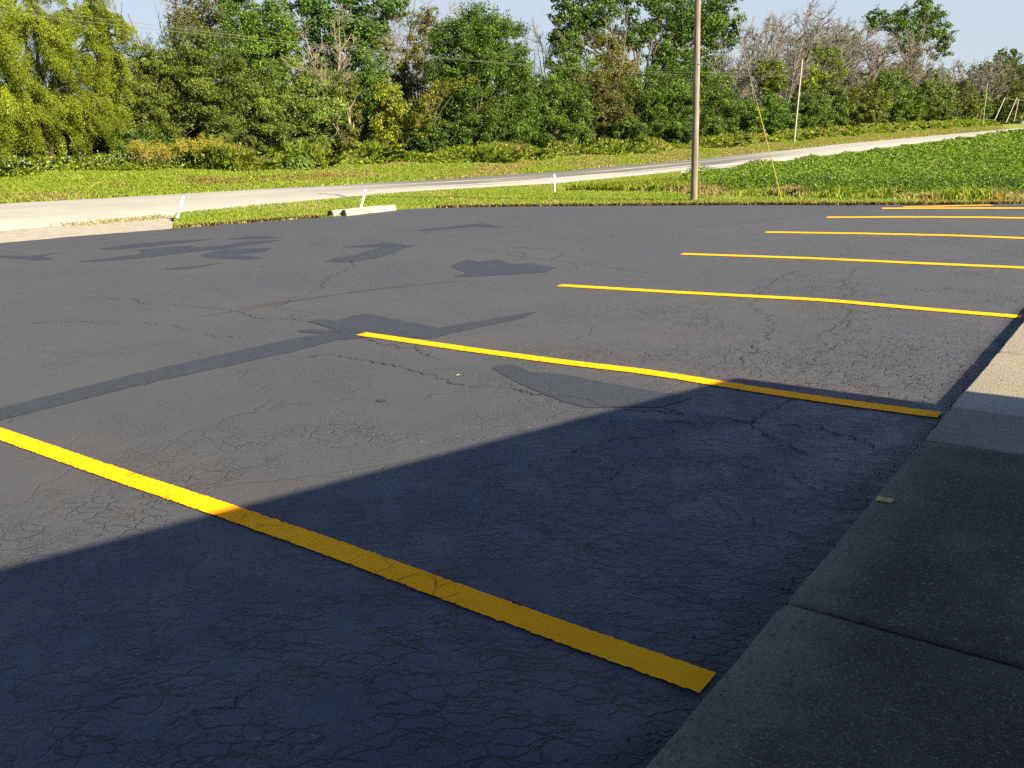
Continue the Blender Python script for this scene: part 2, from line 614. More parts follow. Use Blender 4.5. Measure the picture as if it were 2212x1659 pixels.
LOT = EDGE + [P([9.0, 3.2]), P([9.0, -30.0])]
lot_pts = resample([p for p in EDGE], 0.16, 0.035) + [P([9.0, -30.0])]
lot = link("parking_lot", poly_mesh("parking_lot", lot_pts, 0.0), None, m_asphalt)
tag(lot, "freshly sealed dark grey asphalt parking lot with cracks and yellow stall lines", "parking lot", kind='structure')

# terrain grid
gx = np.concatenate([[-4000, -1500, -600, -300, -180, -120, -90, -75], np.arange(-64, 14, 0.6), [16, 20, 30, 50, 90, 160, 300, 700, 1500, 4000]])
gy = np.concatenate([[-2000, -600, -200, -80, -40], np.arange(-30, 60, 0.6), np.arange(60, 220, 3.0), [240, 280, 340, 420, 560, 800, 1200, 2000, 4000]])
GX, GY = np.meshgrid(gx, gy)
GZ = zterr(GX, GY)
GZ = GZ + 0.03 * np.sin(GX * 1.7 + 0.6 * np.sin(GY * 0.9)) * np.cos(GY * 1.3)
lot_in = in_poly(GX, GY, [p for p in LOT])
GZ = np.where(lot_in | ((GX > -14) & (GY < 12)), np.minimum(GZ, 0) - 0.12, GZ + 0.0)
on_road = (GX > -28.8) & (GX < -20.6)
GZ = np.where(on_road, zterr(GX, GY) - 0.10, GZ)
ap = (GX > -21.9) & (GX < -15) & (GY < 9.6)
GZ = np.where(ap, np.minimum(GZ, 0.0) - 0.12, GZ)
ny, nx = GX.shape
idx = np.arange(ny * nx).reshape(ny, nx)
quads = np.stack([idx[:-1, :-1], idx[:-1, 1:], idx[1:, 1:], idx[1:, :-1]], -1).reshape(-1, 4)
ground = link("ground", mesh_np("ground", np.stack([GX, GY, GZ], -1).reshape(-1, 3), [quads], smooth=True), None, m_ground)
tag(ground, kind='structure')

# road
ry = np.concatenate([np.arange(-60, 120, 0.5), np.arange(120, 400, 3.0), [450, 600, 1000, 2000]])
ts = np.linspace(0, 1, 9)
xe0 = -28.3 + rng.normal(0, 0.08, len(ry)) + 0.12 * np.sin(ry * .7)
xe1 = -21.0 + rng.normal(0, 0.09, len(ry)) + 0.12 * np.sin(ry * .6 + 1)
RX = xe0[:, None] * (1 - ts) + xe1[:, None] * ts
RY = np.repeat(ry[:, None], 9, 1)
zf, zn = np.interp(RY, YZ, ZF), np.interp(RY, YZ, ZN)
RZ = zf * (1 - ts) + zn * ts + 0.03 + 0.06 * (1 - (2 * ts - 1) ** 2)
RZ[:, 0] -= 0.12
RZ[:, -1] -= 0.10
i2 = np.arange(RX.size).reshape(RX.shape)
rq = np.stack([i2[:-1, :-1], i2[:-1, 1:], i2[1:, 1:], i2[1:, :-1]], -1).reshape(-1, 4)
road = link("road", mesh_np("road", np.stack([RX, RY, RZ], -1).reshape(-1, 3), [rq], smooth=True), None, m_road)
tag(road, kind='structure')

# gravel apron between the lot entry and the road
apx = [(-20.8, -30), (-20.8, 8.6), (-20.5, 8.7), (-19.4, 7.9), (-18.4, 7.3), (-16.9, 6.3)]
apron_poly = [P(p, float) for p in apx]
ap_pts = resample(apron_poly, 0.2, 0.06)
lotside = [p for p in EDGE if p[1] < 6.3][::-1]
ap_pts = ap_pts + [p + P([0.25, -0.02]) for p in lotside]
apron = link("driveway_apron", poly_mesh("driveway_apron", ap_pts, -0.012), None, m_apron)
tag(apron, kind='structure')

# ------------------------------------------------------------------ stall lines, patches, cracks
rl = random.Random(3)


def strip_mesh(name, pts2, half, z, step=0.018, jag=0.004, wob=0.0, taper=False):
    pts2 = [P(p[:2], float) for p in pts2]
    seg = [np.linalg.norm(b - a) for a, b in zip(pts2[:-1], pts2[1:])]
    L = np.concatenate([[0], np.cumsum(seg)])
    n = max(3, int(L[-1] / step))
    s = np.linspace(0, L[-1], n)
    A = P(pts2)
    c = np.stack([np.interp(s, L, A[:, 0]), np.interp(s, L, A[:, 1])], -1)
    kern = min(121 if step < 0.01 else 41, n // 4 * 2 + 1)
    if kern >= 5 and wob == 0:
        pad = kern // 2
        for ax in (0, 1):
            ext = np.concatenate([2 * c[0, ax] - c[pad:0:-1, ax], c[:, ax], 2 * c[-1, ax] - c[-2:-pad - 2:-1, ax]])
            c[:, ax] = np.convolve(ext, np.ones(kern) / kern, 'valid')
    t = unit(np.gradient(c, axis=0))
    nn = np.stack([-t[:, 1], t[:, 0]], -1)
    if wob:
        w1 = np.cumsum(rng.normal(0, wob, n))
        w1 -= np.linspace(w1[0], w1[-1], n)
        c = c + nn * w1[:, None]
    hw = np.full(n, half) if not taper else half * np.clip(np.abs(np.convolve(rng.normal(0, 1.2, n), np.ones(5) / 5, 'same')) + 0.25, 0.1, 1.6)
    if taper:
        hw *= np.minimum(1, np.minimum(np.arange(n), np.arange(n)[::-1]) / 6 + 0.05)
    j1, j2 = rng.normal(0, jag, n), rng.normal(0, jag, n)
    drip = (rng.random(n) > 0.985) * rng.random(n) * jag * 4
    a = c + nn * (hw + j1 + drip)[:, None]
    b = c - nn * (hw + j2)[:, None]
    V = np.concatenate([np.c_[a, np.full(n, z)], np.c_[b, np.full(n, z)]])
    i = np.arange(n - 1)
    q = np.stack([i, i + n, i + n + 1, i + 1], -1)
    return mesh_np(name, V, [q])


lines_px = [
    [(-300, 838), (0, 938), (239, 1022), (478, 1102), (756, 1199), (1000, 1290), (1296, 1397), (1530, 1478)],
    [(781, 722), (798, 724.5), (1007, 755), (1229, 785), (1404, 805), (1524, 825), (1685, 851), (1876, 878), (2029, 898)],
    [(1209, 617), (1458, 632), (1782, 649), (2003, 669), (2206, 685.5)],
    [(1473, 549), (1765, 559), (2003, 570), (2212, 579), (2420, 590)],
    [(1654, 502), (1867, 505), (2054, 509), (2212, 515), (2500, 524)],
    [(1786, 470), (1969, 469), (2123, 470), (2212, 471.5), (2560, 474)],
    [(1905, 450.5), (2050, 450), (2212, 450), (2600, 452)],
    [(1953, 447.5), (2050, 445.3), (2142, 443.4)],
]
line_lab = ["nearest yellow stall line, running from the walkway to the left picture edge",
            "second yellow stall line from the front, its right end in the building's shadow",
            "third yellow stall line from the front, touching the walkway at the right edge",
            "fourth yellow stall line from the front", "fifth yellow stall line from the front",
            "sixth yellow stall line from the front", "farthest full yellow stall line beside the grass",
            "short stray yellow line along the far asphalt edge"]
for (lp, lb), lhw in zip(zip(lines_px, line_lab), (0.060, 0.062, 0.070, 0.082, 0.10, 0.125, 0.14, 0.10)):
    pts = [gp(*p) for p in lp]
    far = np.linalg.norm(pts[0][:2] - CAM[:2])
    o = link("stall_line", strip_mesh("stall_line", pts, lhw, 0.006, 0.007 if far < 7 else 0.012, 0.0022), lot, m_paint)
    o['label'] = lb

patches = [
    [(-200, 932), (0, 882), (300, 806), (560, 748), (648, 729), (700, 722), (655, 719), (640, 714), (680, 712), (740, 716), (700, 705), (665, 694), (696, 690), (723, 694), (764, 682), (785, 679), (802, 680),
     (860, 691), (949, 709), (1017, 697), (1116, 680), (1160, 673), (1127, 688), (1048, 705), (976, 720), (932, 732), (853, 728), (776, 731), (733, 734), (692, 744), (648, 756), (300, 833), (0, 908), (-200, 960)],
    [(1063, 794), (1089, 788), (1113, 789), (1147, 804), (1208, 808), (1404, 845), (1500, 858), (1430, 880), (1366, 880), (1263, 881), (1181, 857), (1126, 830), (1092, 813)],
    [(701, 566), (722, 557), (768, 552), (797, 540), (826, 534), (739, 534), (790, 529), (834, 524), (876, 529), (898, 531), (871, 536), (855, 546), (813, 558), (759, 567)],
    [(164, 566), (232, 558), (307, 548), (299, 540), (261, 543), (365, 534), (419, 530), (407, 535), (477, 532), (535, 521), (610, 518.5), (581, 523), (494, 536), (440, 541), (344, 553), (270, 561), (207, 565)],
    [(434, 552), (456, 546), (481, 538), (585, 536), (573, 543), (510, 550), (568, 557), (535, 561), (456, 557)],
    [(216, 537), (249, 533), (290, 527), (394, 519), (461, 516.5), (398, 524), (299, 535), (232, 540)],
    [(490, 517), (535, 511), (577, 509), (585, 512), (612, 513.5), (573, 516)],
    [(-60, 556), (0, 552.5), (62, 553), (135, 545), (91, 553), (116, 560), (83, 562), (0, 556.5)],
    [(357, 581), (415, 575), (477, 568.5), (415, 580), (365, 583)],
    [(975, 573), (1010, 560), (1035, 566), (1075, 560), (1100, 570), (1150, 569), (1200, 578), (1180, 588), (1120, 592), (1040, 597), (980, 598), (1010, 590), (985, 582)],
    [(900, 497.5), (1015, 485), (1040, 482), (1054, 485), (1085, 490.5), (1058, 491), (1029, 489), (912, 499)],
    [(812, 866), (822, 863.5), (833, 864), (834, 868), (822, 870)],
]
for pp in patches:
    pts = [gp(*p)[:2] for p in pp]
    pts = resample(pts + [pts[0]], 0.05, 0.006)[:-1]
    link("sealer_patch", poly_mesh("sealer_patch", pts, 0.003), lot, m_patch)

cracks = [
    ([(630, 770), (720, 765), (800, 775), (890, 785), (1000, 807), (1130, 831), (1250, 858), (1330, 878), (1480, 880), (1560, 888), (1660, 900), (1780, 918), (1900, 968), (1935, 975)], 0.010),
    ([(180, 640), (300, 657), (450, 676), (520, 681), (600, 694), (690, 706), (790, 735), (860, 752), (950, 778)], 0.009),
    ([(745, 545), (738, 575), (700, 610), (640, 652), (625, 662), (700, 678)], 0.010),
    ([(1605, 790), (1600, 735), (1640, 700), (1605, 660), (1650, 615)], 0.007),
    ([(1810, 760), (1790, 730), (1835, 690), (1800, 655), (1840, 600), (1870, 575)], 0.009),
    ([(1765, 770), (1830, 740), (1800, 715), (1850, 690)], 0.007),
    ([(1395, 908), (1500, 915), (1610, 908), (1700, 868), (1735, 852)], 0.010),
    ([(1430, 880), (1540, 905), (1650, 930), (1800, 985), (1880, 1010)], 0.008),
    ([(1150, 1010), (1300, 960), (1440, 930), (1560, 918)], 0.006),
    ([(920, 770), (885, 760), (905, 735)], 0.005),
    ([(360, 1568), (440, 1540), (500, 1505), (590, 1450)], 0.006),
    ([(0, 705), (120, 695), (330, 700), (520, 730)], 0.006),
    ([(900, 505), (1100, 490), (1500, 488), (1700, 470)], 0.012),
    ([(1640, 640), (1700, 600), (1730, 585)], 0.008),
    ([(1395, 1610), (1440, 1598), (1470, 1585)], 0.02),
    ([(1000, 540), (1120, 545), (1240, 570), (1420, 595)], 0.008),
    ([(1500, 1050), (1640, 1100), (1760, 1160), (1850, 1170)], 0.005),
    ([(1270, 1040), (1420, 1000), (1600, 1020), (1800, 1080)], 0.005),
]
m_crack = simple("crack_fill", (0.014, 0.015, 0.018), (0.034, 0.035, 0.04), 14, 0.9)  # dark sealer and dirt filling the cracks
for cp, hw in cracks:
    link("crack", strip_mesh("crack", [gp(*p) for p in cp], hw * 0.5, 0.0045, 0.016, 0.003, wob=0.014, taper=True), lot, m_crack)

# faint circular tyre scuffs
m_scuff = simple("tyre_scuff", (0.055, 0.055, 0.054), (0.042, 0.042, 0.043), 12, 0.8)
for cp in ([(1040, 540), (1120, 541), (1150, 552), (1100, 566)], [(1090, 534), (1190, 536), (1232, 545), (1190, 562)],
           [(500, 668), (800, 625), (1010, 606)], [(430, 685), (700, 640), (900, 612)]):
    link("tyre_mark", strip_mesh("tyre_mark", [gp(*p) for p in cp], 0.022, 0.002, 0.05, 0.008, taper=True), lot, m_scuff)

# ------------------------------------------------------------------ sidewalk
SX0, SX1 = 0.068, 2.95
walk_v, walk_f = box_geo(((SX0 + SX1) / 2 + 0.04, -4.0, -0.08), (SX1 - SX0 - 0.06, 40, 0.20))
walk = link("sidewalk", mesh_np("sidewalk", walk_v, [walk_f]), None, m_conc_old)
tag(walk, "raised concrete walkway of separate slabs beside the asphalt", "walkway", kind='structure')


def slab(y0, y1, top, mat, gap=0.012, x0=SX0):
    n = max(4, int((y1 - y0) / 0.05))
    ys = np.linspace(y0 + gap / 2, y1 - gap / 2, n)
    je = np.convolve(rng.normal(0, 0.003, n + 4), np.ones(5) / 5, 'valid')
    chip = (rng.random(n) > 0.97) * rng.random(n) * 0.008
    xs = x0 + je + chip
    xs[0] += 0.008
    xs[-1] += 0.008
    rows = [(xs + 0.004, np.full(n, -0.1)), (xs, np.full(n, top - 0.012)), (xs + 0.003, np.full(n, top - 0.004)), (xs + 0.013, np.full(n, top)), (np.full(n, SX1), np.full(n, top))]
    V = np.concatenate([np.stack([a, ys, b], -1) for a, b in rows])
    i = np.arange(n - 1)
    q = []
    for r in range(4):
        q.append(np.stack([i + r * n, i + (r + 1) * n, i + (r + 1) * n + 1, i + r * n + 1], -1))
    ends = P([[0, 1 * n, 2 * n, 3 * n, 4 * n]]), P([[n - 1, 5 * n - 1, 4 * n - 1, 3 * n - 1, 2 * n - 1]])
    q = np.concatenate(q)[:, ::-1]
    o = link("slab", mesh_np("slab", V, [q, ends[0], ends[1]]), walk, mat)
    return o


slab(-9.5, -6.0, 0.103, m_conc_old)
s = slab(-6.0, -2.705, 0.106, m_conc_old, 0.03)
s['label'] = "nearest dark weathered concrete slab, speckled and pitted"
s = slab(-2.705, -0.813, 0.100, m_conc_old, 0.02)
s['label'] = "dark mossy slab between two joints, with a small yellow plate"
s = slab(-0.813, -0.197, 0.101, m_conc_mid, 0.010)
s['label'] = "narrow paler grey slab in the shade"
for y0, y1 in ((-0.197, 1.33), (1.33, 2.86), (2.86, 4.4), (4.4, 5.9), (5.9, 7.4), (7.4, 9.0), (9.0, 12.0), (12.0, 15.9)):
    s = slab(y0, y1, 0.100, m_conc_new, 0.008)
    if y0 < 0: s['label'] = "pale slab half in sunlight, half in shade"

# little yellow plate on the walkway edge
pp = gp(1893, 1078, 0.1)
vv, ff = box_geo((0, 0, 0.003), (0.062, 0.045, 0.006))
plate = link("marker_plate", mesh_np("marker_plate", vv, [ff]), None, m_tagy)
plate.location = (max(pp[0], SX0 + 0.045), pp[1], 0.1015)
plate.rotation_euler = (0, 0, 0.05)
add_bevel(plate, 0.008, 3)
tag(plate, "small faded yellow plate with a dark hole on the walkway edge", "marker plate")
a = np.arange(10) * 2 * math.pi / 10
hv = np.concatenate([np.c_[np.cos(a) * 0.005, np.sin(a) * 0.005, np.full(10, 0.006)], np.c_[np.cos(a) * 0.004, np.sin(a) * 0.004, np.full(10, 0.0085)]])
hq = np.stack([np.arange(10), (np.arange(10) + 1) % 10, (np.arange(10) + 1) % 10 + 10, np.arange(10) + 10], -1)
link("rivet", mesh_np("rivet", hv, [hq, (np.arange(10) + 10)[None]]), plate, m_dark)

# ------------------------------------------------------------------ building whose roof throws the shadow (beside and behind the camera)
HC = 2.6
XC = -1.31 + 1.5 * HC
YC = 0.20 + 0.06 * HC
SL = 0.217
RUN = 7.5
bld = empty("single_storey_building", (XC + 0.4, YC - RUN, 0))
tag(bld, "low gabled building with tan siding beside the walkway, throwing the big shadow", "building")
bx0, bx1 = XC + 0.36 + 0.003, XC + 13.6
by0, by1 = YC - 2 * RUN + 0.4, YC - 0.4
hw0 = HC + SL * 0.4 - 0.16
gmid = YC - RUN


def bl(V):
    V = np.asarray(V, float).copy()
    V -= P([XC + 0.4, YC - RUN, 0])
    return V


ridge_w = HC + SL * RUN - 0.16
wv_ = [(bx0, by0, -0.2), (bx0, by1, -0.2), (bx0, by1, hw0), (bx0, gmid, ridge_w), (bx0, by0, hw0),
       (bx1, by0, -0.2), (bx1, by1, -0.2), (bx1, by1, hw0), (bx1, gmid, ridge_w), (bx1, by0, hw0)]
link("wall", mesh_np("wall", bl(wv_), [P([[0, 1, 2, 3, 4]])[:, ::-1], P([[5, 6, 7, 8, 9]]), P([[1, 6, 7, 2], [0, 4, 9, 5], [2, 7, 8, 3], [3, 8, 9, 4]])]), bld, m_siding)
rf = []
hr = HC + SL * RUN
th = 0.12
rv = [(XC, YC, HC), (XC, gmid, hr), (XC, 2 * gmid - YC, HC), (XC, YC, HC - th), (XC, gmid, hr - th), (XC, 2 * gmid - YC, HC - th)]
rv2 = [(XC + 14, b, c) for a_, b, c in rv]
RV = bl(rv + rv2)
link("roof", mesh_np("roof", RV, [P([[0, 6, 7, 1], [1, 7, 8, 2], [3, 4, 10, 9], [4, 5, 11, 10], [0, 3, 9, 6], [2, 8, 11, 5], [0, 1, 4, 3], [1, 2, 5, 4], [6, 9, 10, 7], [7, 10, 11, 8]])]), bld, m_roof)

# ------------------------------------------------------------------ utility pole and guy
pb = gp(1498.5, 433)
PX, PY = pb[0], pb[1]
n = 40
zs = np.linspace(-0.3, 9.2, n)
ps = np.stack([0.006 * np.sin(zs * 0.9), 0.006 * np.cos(zs * 0.7), zs], -1)
V, Q = tubes([(ps, 0.088 - 0.0022 * np.clip(zs, 0, 9) + 0.0015 * np.sin(zs * 7))], 18)
capc = len(V)
V = np.concatenate([V, [[0, 0, 9.24]]])
capf = np.stack([np.full(18, capc), (n - 1) * 18 + np.arange(18), (n - 1) * 18 + (np.arange(18) + 1) % 18], -1)
pole = link("utility_pole", mesh_np("utility_pole", V, [Q, capf], smooth=True), None, m_pole)
pole.location = (PX, PY, 0.0)
tag(pole, "weathered brown wooden utility pole standing on the mown grass past the asphalt", "utility pole")
for zz in (3.3, 5.6):
    V, Q = tubes([(P([[0, 0, zz - 0.012], [0, 0, zz + 0.012]]), P([0.087, 0.087]) - 0.0022 * zz + 0.004)], 18)
    link("band", mesh_np("band", V, [Q]), pole, m_dark)

ga = gp(1689, 433)
g0 = P([ga[0], ga[1], 0.0])
g1 = P([PX, PY, 7.35])
# the guard ends where it meets the eye line of its top
L = np.linalg.norm(g1 - g0)
dg = (g1 - g0) / L
V, Q = tubes([(P([g0 - dg * 0.2 - g0, g1 - g0]), P([0.0055, 0.0055]))], 6)
guy = link("guy_wire", mesh_np("guy_wire", V, [Q]), None, m_wire)
guy.location = g0
tag(guy, "thin steel guy wire slanting to the ground with a yellow plastic guard", "guy wire")
gl = 2.32
V, Q = tubes([(P([dg * 0.02, dg * gl]), P([0.014, 0.013]))], 12)
go = link("guard", mesh_np("guard", V, [Q], smooth=True), guy, m_yplastic)
go['label'] = "yellow plastic guard sleeve"

# ------------------------------------------------------------------ stakes


def stake(bpx, tpx, wdt, thick, label, tip=True, lower=None):
    g = gp(*bpx)
    top, _ = wp(tpx[0], tpx[1], g[0])
    ax = top - g
    L = np.linalg.norm(ax)
    ax = ax / L
    e1 = unit(P([0.8, 0.6, 0.0]) - ax * (P([0.8, 0.6, 0]) @ ax))
    e2 = np.cross(ax, e1)
    hw, ht = wdt / 2, thick / 2
    prof = [(-0.15, 1), (L * 0.93 if tip else L, 1)]
    V = []
    for s_, k_ in prof:
        for a_, b_ in ((-1, -1), (1, -1), (1, 1), (-1, 1)):
            V.append(ax * s_ + e1 * a_ * hw * k_ + e2 * b_ * ht)
    Fq = [[0, 1, 5, 4], [1, 2, 6, 5], [2, 3, 7, 6], [3, 0, 4, 7]]
    if tip:
        V += [ax * L - e2 * ht + e1 * hw * 0.1, ax * L + e2 * ht + e1 * hw * 0.1]
        fs = [P(Fq + [[5, 6, 9, 8], [7, 4, 8, 9]]), P([[4, 5, 8], [6, 7, 9]])]
    else:
        fs = [P(Fq + [[4, 5, 6, 7]])]
    o = link("marker_stake", mesh_np("marker_stake", P(V), fs), None, m_white)
    o.location = g
    tag(o, label, "marker stake", "white stakes along the verge")
    if lower:
        V, Q = tubes([(P([-ax * 0.1, ax * L * lower]), P([0.014, 0.014]))], 8)
        # the stake body starts above the dark rod
        me = o.data
        for v in me.vertices[:4]:
            v.co = v.co + Vector(ax * (L * lower + 0.15 - 0.02))
        link("rod", mesh_np("rod", V, [Q]), o, m_dark)
    return o


stake((382, 473), (397, 423), 0.062, 0.03, "leaning white stake with a pointed top by the gravel apron")
stake((779, 451), (790, 410), 0.05, 0.03, "leaning white stake on the grass just behind the concrete wheel stops", tip=False)
stake((1199, 427), (1197.5, 376), 0.042, 0.02, "upright white stake on a dark rod at a bare washed-out spot", tip=False, lower=0.27)

# ------------------------------------------------------------------ wheel stops


def wheel_stop(a2, b2, label):
    a2, b2 = P(a2), P(b2)
    d = b2 - a2
    L = np.linalg.norm(d)
    o = empty("wheel_stop", (a2[0], a2[1], 0.0))
    o.rotation_euler = (0, 0, math.atan2(d[1], d[0]))
    prof = [(-0.10, 0), (-0.085, 0.075), (-0.062, 0.125), (-0.045, 0.137), (0.045, 0.137), (0.062, 0.125), (0.085, 0.075), (0.10, 0)]
    k = len(prof)
    m_ = 30
    V = []
    for i in range(m_ + 1):
        for y_, z_ in prof:
            V.append((L * i / m_, y_ + rl.gauss(0, 0.0015), max(0, z_ + rl.gauss(0, 0.0015))))
    i = np.arange(m_)[:, None] * k
    j = np.arange(k - 1)[None]
    q = np.stack([i + j, i + k + j, i + k + j + 1, i + j + 1], -1).reshape(-1, 4)
    link("concrete_bar", mesh_np("concrete_bar", P(V), [q, (np.arange(k) + m_ * k)[None][:, ::-1]]), o, m_stop)
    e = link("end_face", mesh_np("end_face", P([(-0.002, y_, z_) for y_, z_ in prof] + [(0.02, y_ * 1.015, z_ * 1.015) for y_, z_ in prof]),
             [P([list(range(k))]), P([[j_, j_ + k, j_ + k + 1, j_ + 1] for j_ in range(k - 1)])]), o, m_black)  # end face gets a near-black material, much darker than the bar
    e['label'] = "near-black end face"
    tag(o, label, "wheel stop", "concrete wheel stops at the lot edge")
    return o


w0, w1 = gp(749, 466.5), gp(857, 454.0)
dw = unit(w1[:2] - w0[:2])
nw = P([-dw[1], dw[0]])
wheel_stop(w0[:2] + nw * 0.10, w1[:2] + nw * 0.10, "front concrete wheel stop, whole bar in view at the lot edge")
wheel_stop(w0[:2] + nw * 0.33 - dw * 0.22, w1[:2] + nw * 0.33 - dw * 0.26, "rear concrete wheel stop, mostly hidden behind the front one")

# ------------------------------------------------------------------ litter
tw = gp(1265, 1176)
V, Q = tubes([(P([[0, 0, 0.008], [0.02, 0.01, 0.016], [0.045, 0.004, 0.010]]), P([0.006, 0.007, 0.004])), (P([[0.02, 0.01, 0.014], [0.025, -0.015, 0.008]]), P([0.005, 0.003]))], 6)
o = link("twig", mesh_np("twig", V, [Q]), None, m_twig)
o.location = tw
tag(o, "small grey broken twig on the shaded asphalt", "twig")
lf = gp(985, 812)
V = 0.4 * P([[0, 0, 0.004], [0.05, 0.012, 0.02], [0.11, 0.02, 0.008], [0.05, -0.02, 0.012], [0.05, 0.0, 0.006]])
o = link("dry_leaf", mesh_np("dry_leaf", V, [P([[0, 4, 1], [1, 4, 2], [2, 4, 3], [3, 4, 0]])]), None, m_paleleaf)
o.location = lf
o.rotation_euler = (0, 0, 1.3)
tag(o, "pale dry leaf lying on the sunlit asphalt crack", "leaf")
# loose asphalt crumbs along the walkway
crumbV, crumbF = [], []
off = 0
for _ in range(420):
    y_ = rnd.uniform(-4.2, 8.0)
    x_ = SX0 - abs(rnd.gauss(0, 0.06)) - 0.006
    if rnd.random() < 0.06: x_ -= rnd.random() * 0.5
    r_ = rnd.uniform(0.002, 0.008) * (1.8 if rnd.random() < 0.05 else 1)
    v = P([[1, 0, 0], [-1, 0, 0], [0, 1, 0], [0, -1, 0], [0, 0, 1], [0, 0, -0.3]], float) * r_ * rng.uniform(0.6, 1.2, (6, 1)) + P([x_, y_, r_ * 0.3])
    crumbV.append(v)
    crumbF.append(P([[0, 2, 4], [2, 1, 4], [1, 3, 4], [3, 0, 4], [2, 0, 5], [1, 2, 5], [3, 1, 5], [0, 3, 5]]) + off)
    off += 6
o = link("rubble", mesh_np("rubble", np.concatenate(crumbV), [np.concatenate(crumbF)]), None, m_black)
tag(o, "loose black asphalt crumbs along the walkway edge", "rubble", kind='stuff')

# ------------------------------------------------------------------ foliage tools


def leaf_cloud(C, N_, T_, size, aspect, tint, fold=0.25):
    """C centres, N_ normals, T_ long axis; diamond leaves"""
    n = len(C)
    T_ = unit(T_ - N_ * np.sum(T_ * N_, -1, keepdims=True))
    B = np.cross(N_, T_)
    s = np.asarray(size).reshape(-1, 1) * np.ones((n, 1))
    a = s * aspect
    v0 = C - T_ * s * 0.5
    v1 = C + B * a * 0.5 + N_ * a * fold - T_ * s * 0.05
    v2 = C + T_ * s * 0.5
    v3 = C - B * a * 0.5 + N_ * a * fold - T_ * s * 0.05
    V = np.stack([v0, v1, v2, v3], 1).reshape(-1, 3)
    i = np.arange(n)[:, None] * 4
    Fq = i + P([[0, 1, 2, 3]])
    return V, Fq, np.repeat(tint, 4, axis=0)


def palette(n, cols, weights=None, jit=0.18, r=rng):
    cols = P(cols, float)
    k = r.choice(len(cols), n, p=weights)
    c = cols[k]
    br = np.exp(r.normal(0, jit, (n, 1)))
    hue = 1 + r.normal(0, 0.07, (n, 3))
    return np.clip(c * br * hue, 0.004, 0.9)


GREEN = [(0.050, 0.092, 0.011), (0.068, 0.118, 0.013), (0.095, 0.152, 0.016)]
DKGREEN = [(0.034, 0.070, 0.011), (0.046, 0.090, 0.013), (0.068, 0.120, 0.017)]
YGREEN = [(0.15, 0.18, 0.012), (0.10, 0.16, 0.014), (0.20, 0.205, 0.014)]
WILLOW = [(0.165, 0.21, 0.014), (0.21, 0.245, 0.014), (0.105, 0.155, 0.015)]
OLIVE = [(0.080, 0.098, 0.014), (0.098, 0.118, 0.016), (0.12, 0.122, 0.02)]
ORANGE = [(0.125, 0.115, 0.014), (0.09, 0.11, 0.014), (0.15, 0.12, 0.014)]
BROWN = [(0.082, 0.080, 0.022), (0.062, 0.085, 0.016), (0.10, 0.082, 0.026)]
GREYG = [(0.085, 0.098, 0.034), (0.10, 0.102, 0.042), (0.078, 0.095, 0.03)]


NLEAF = [0]


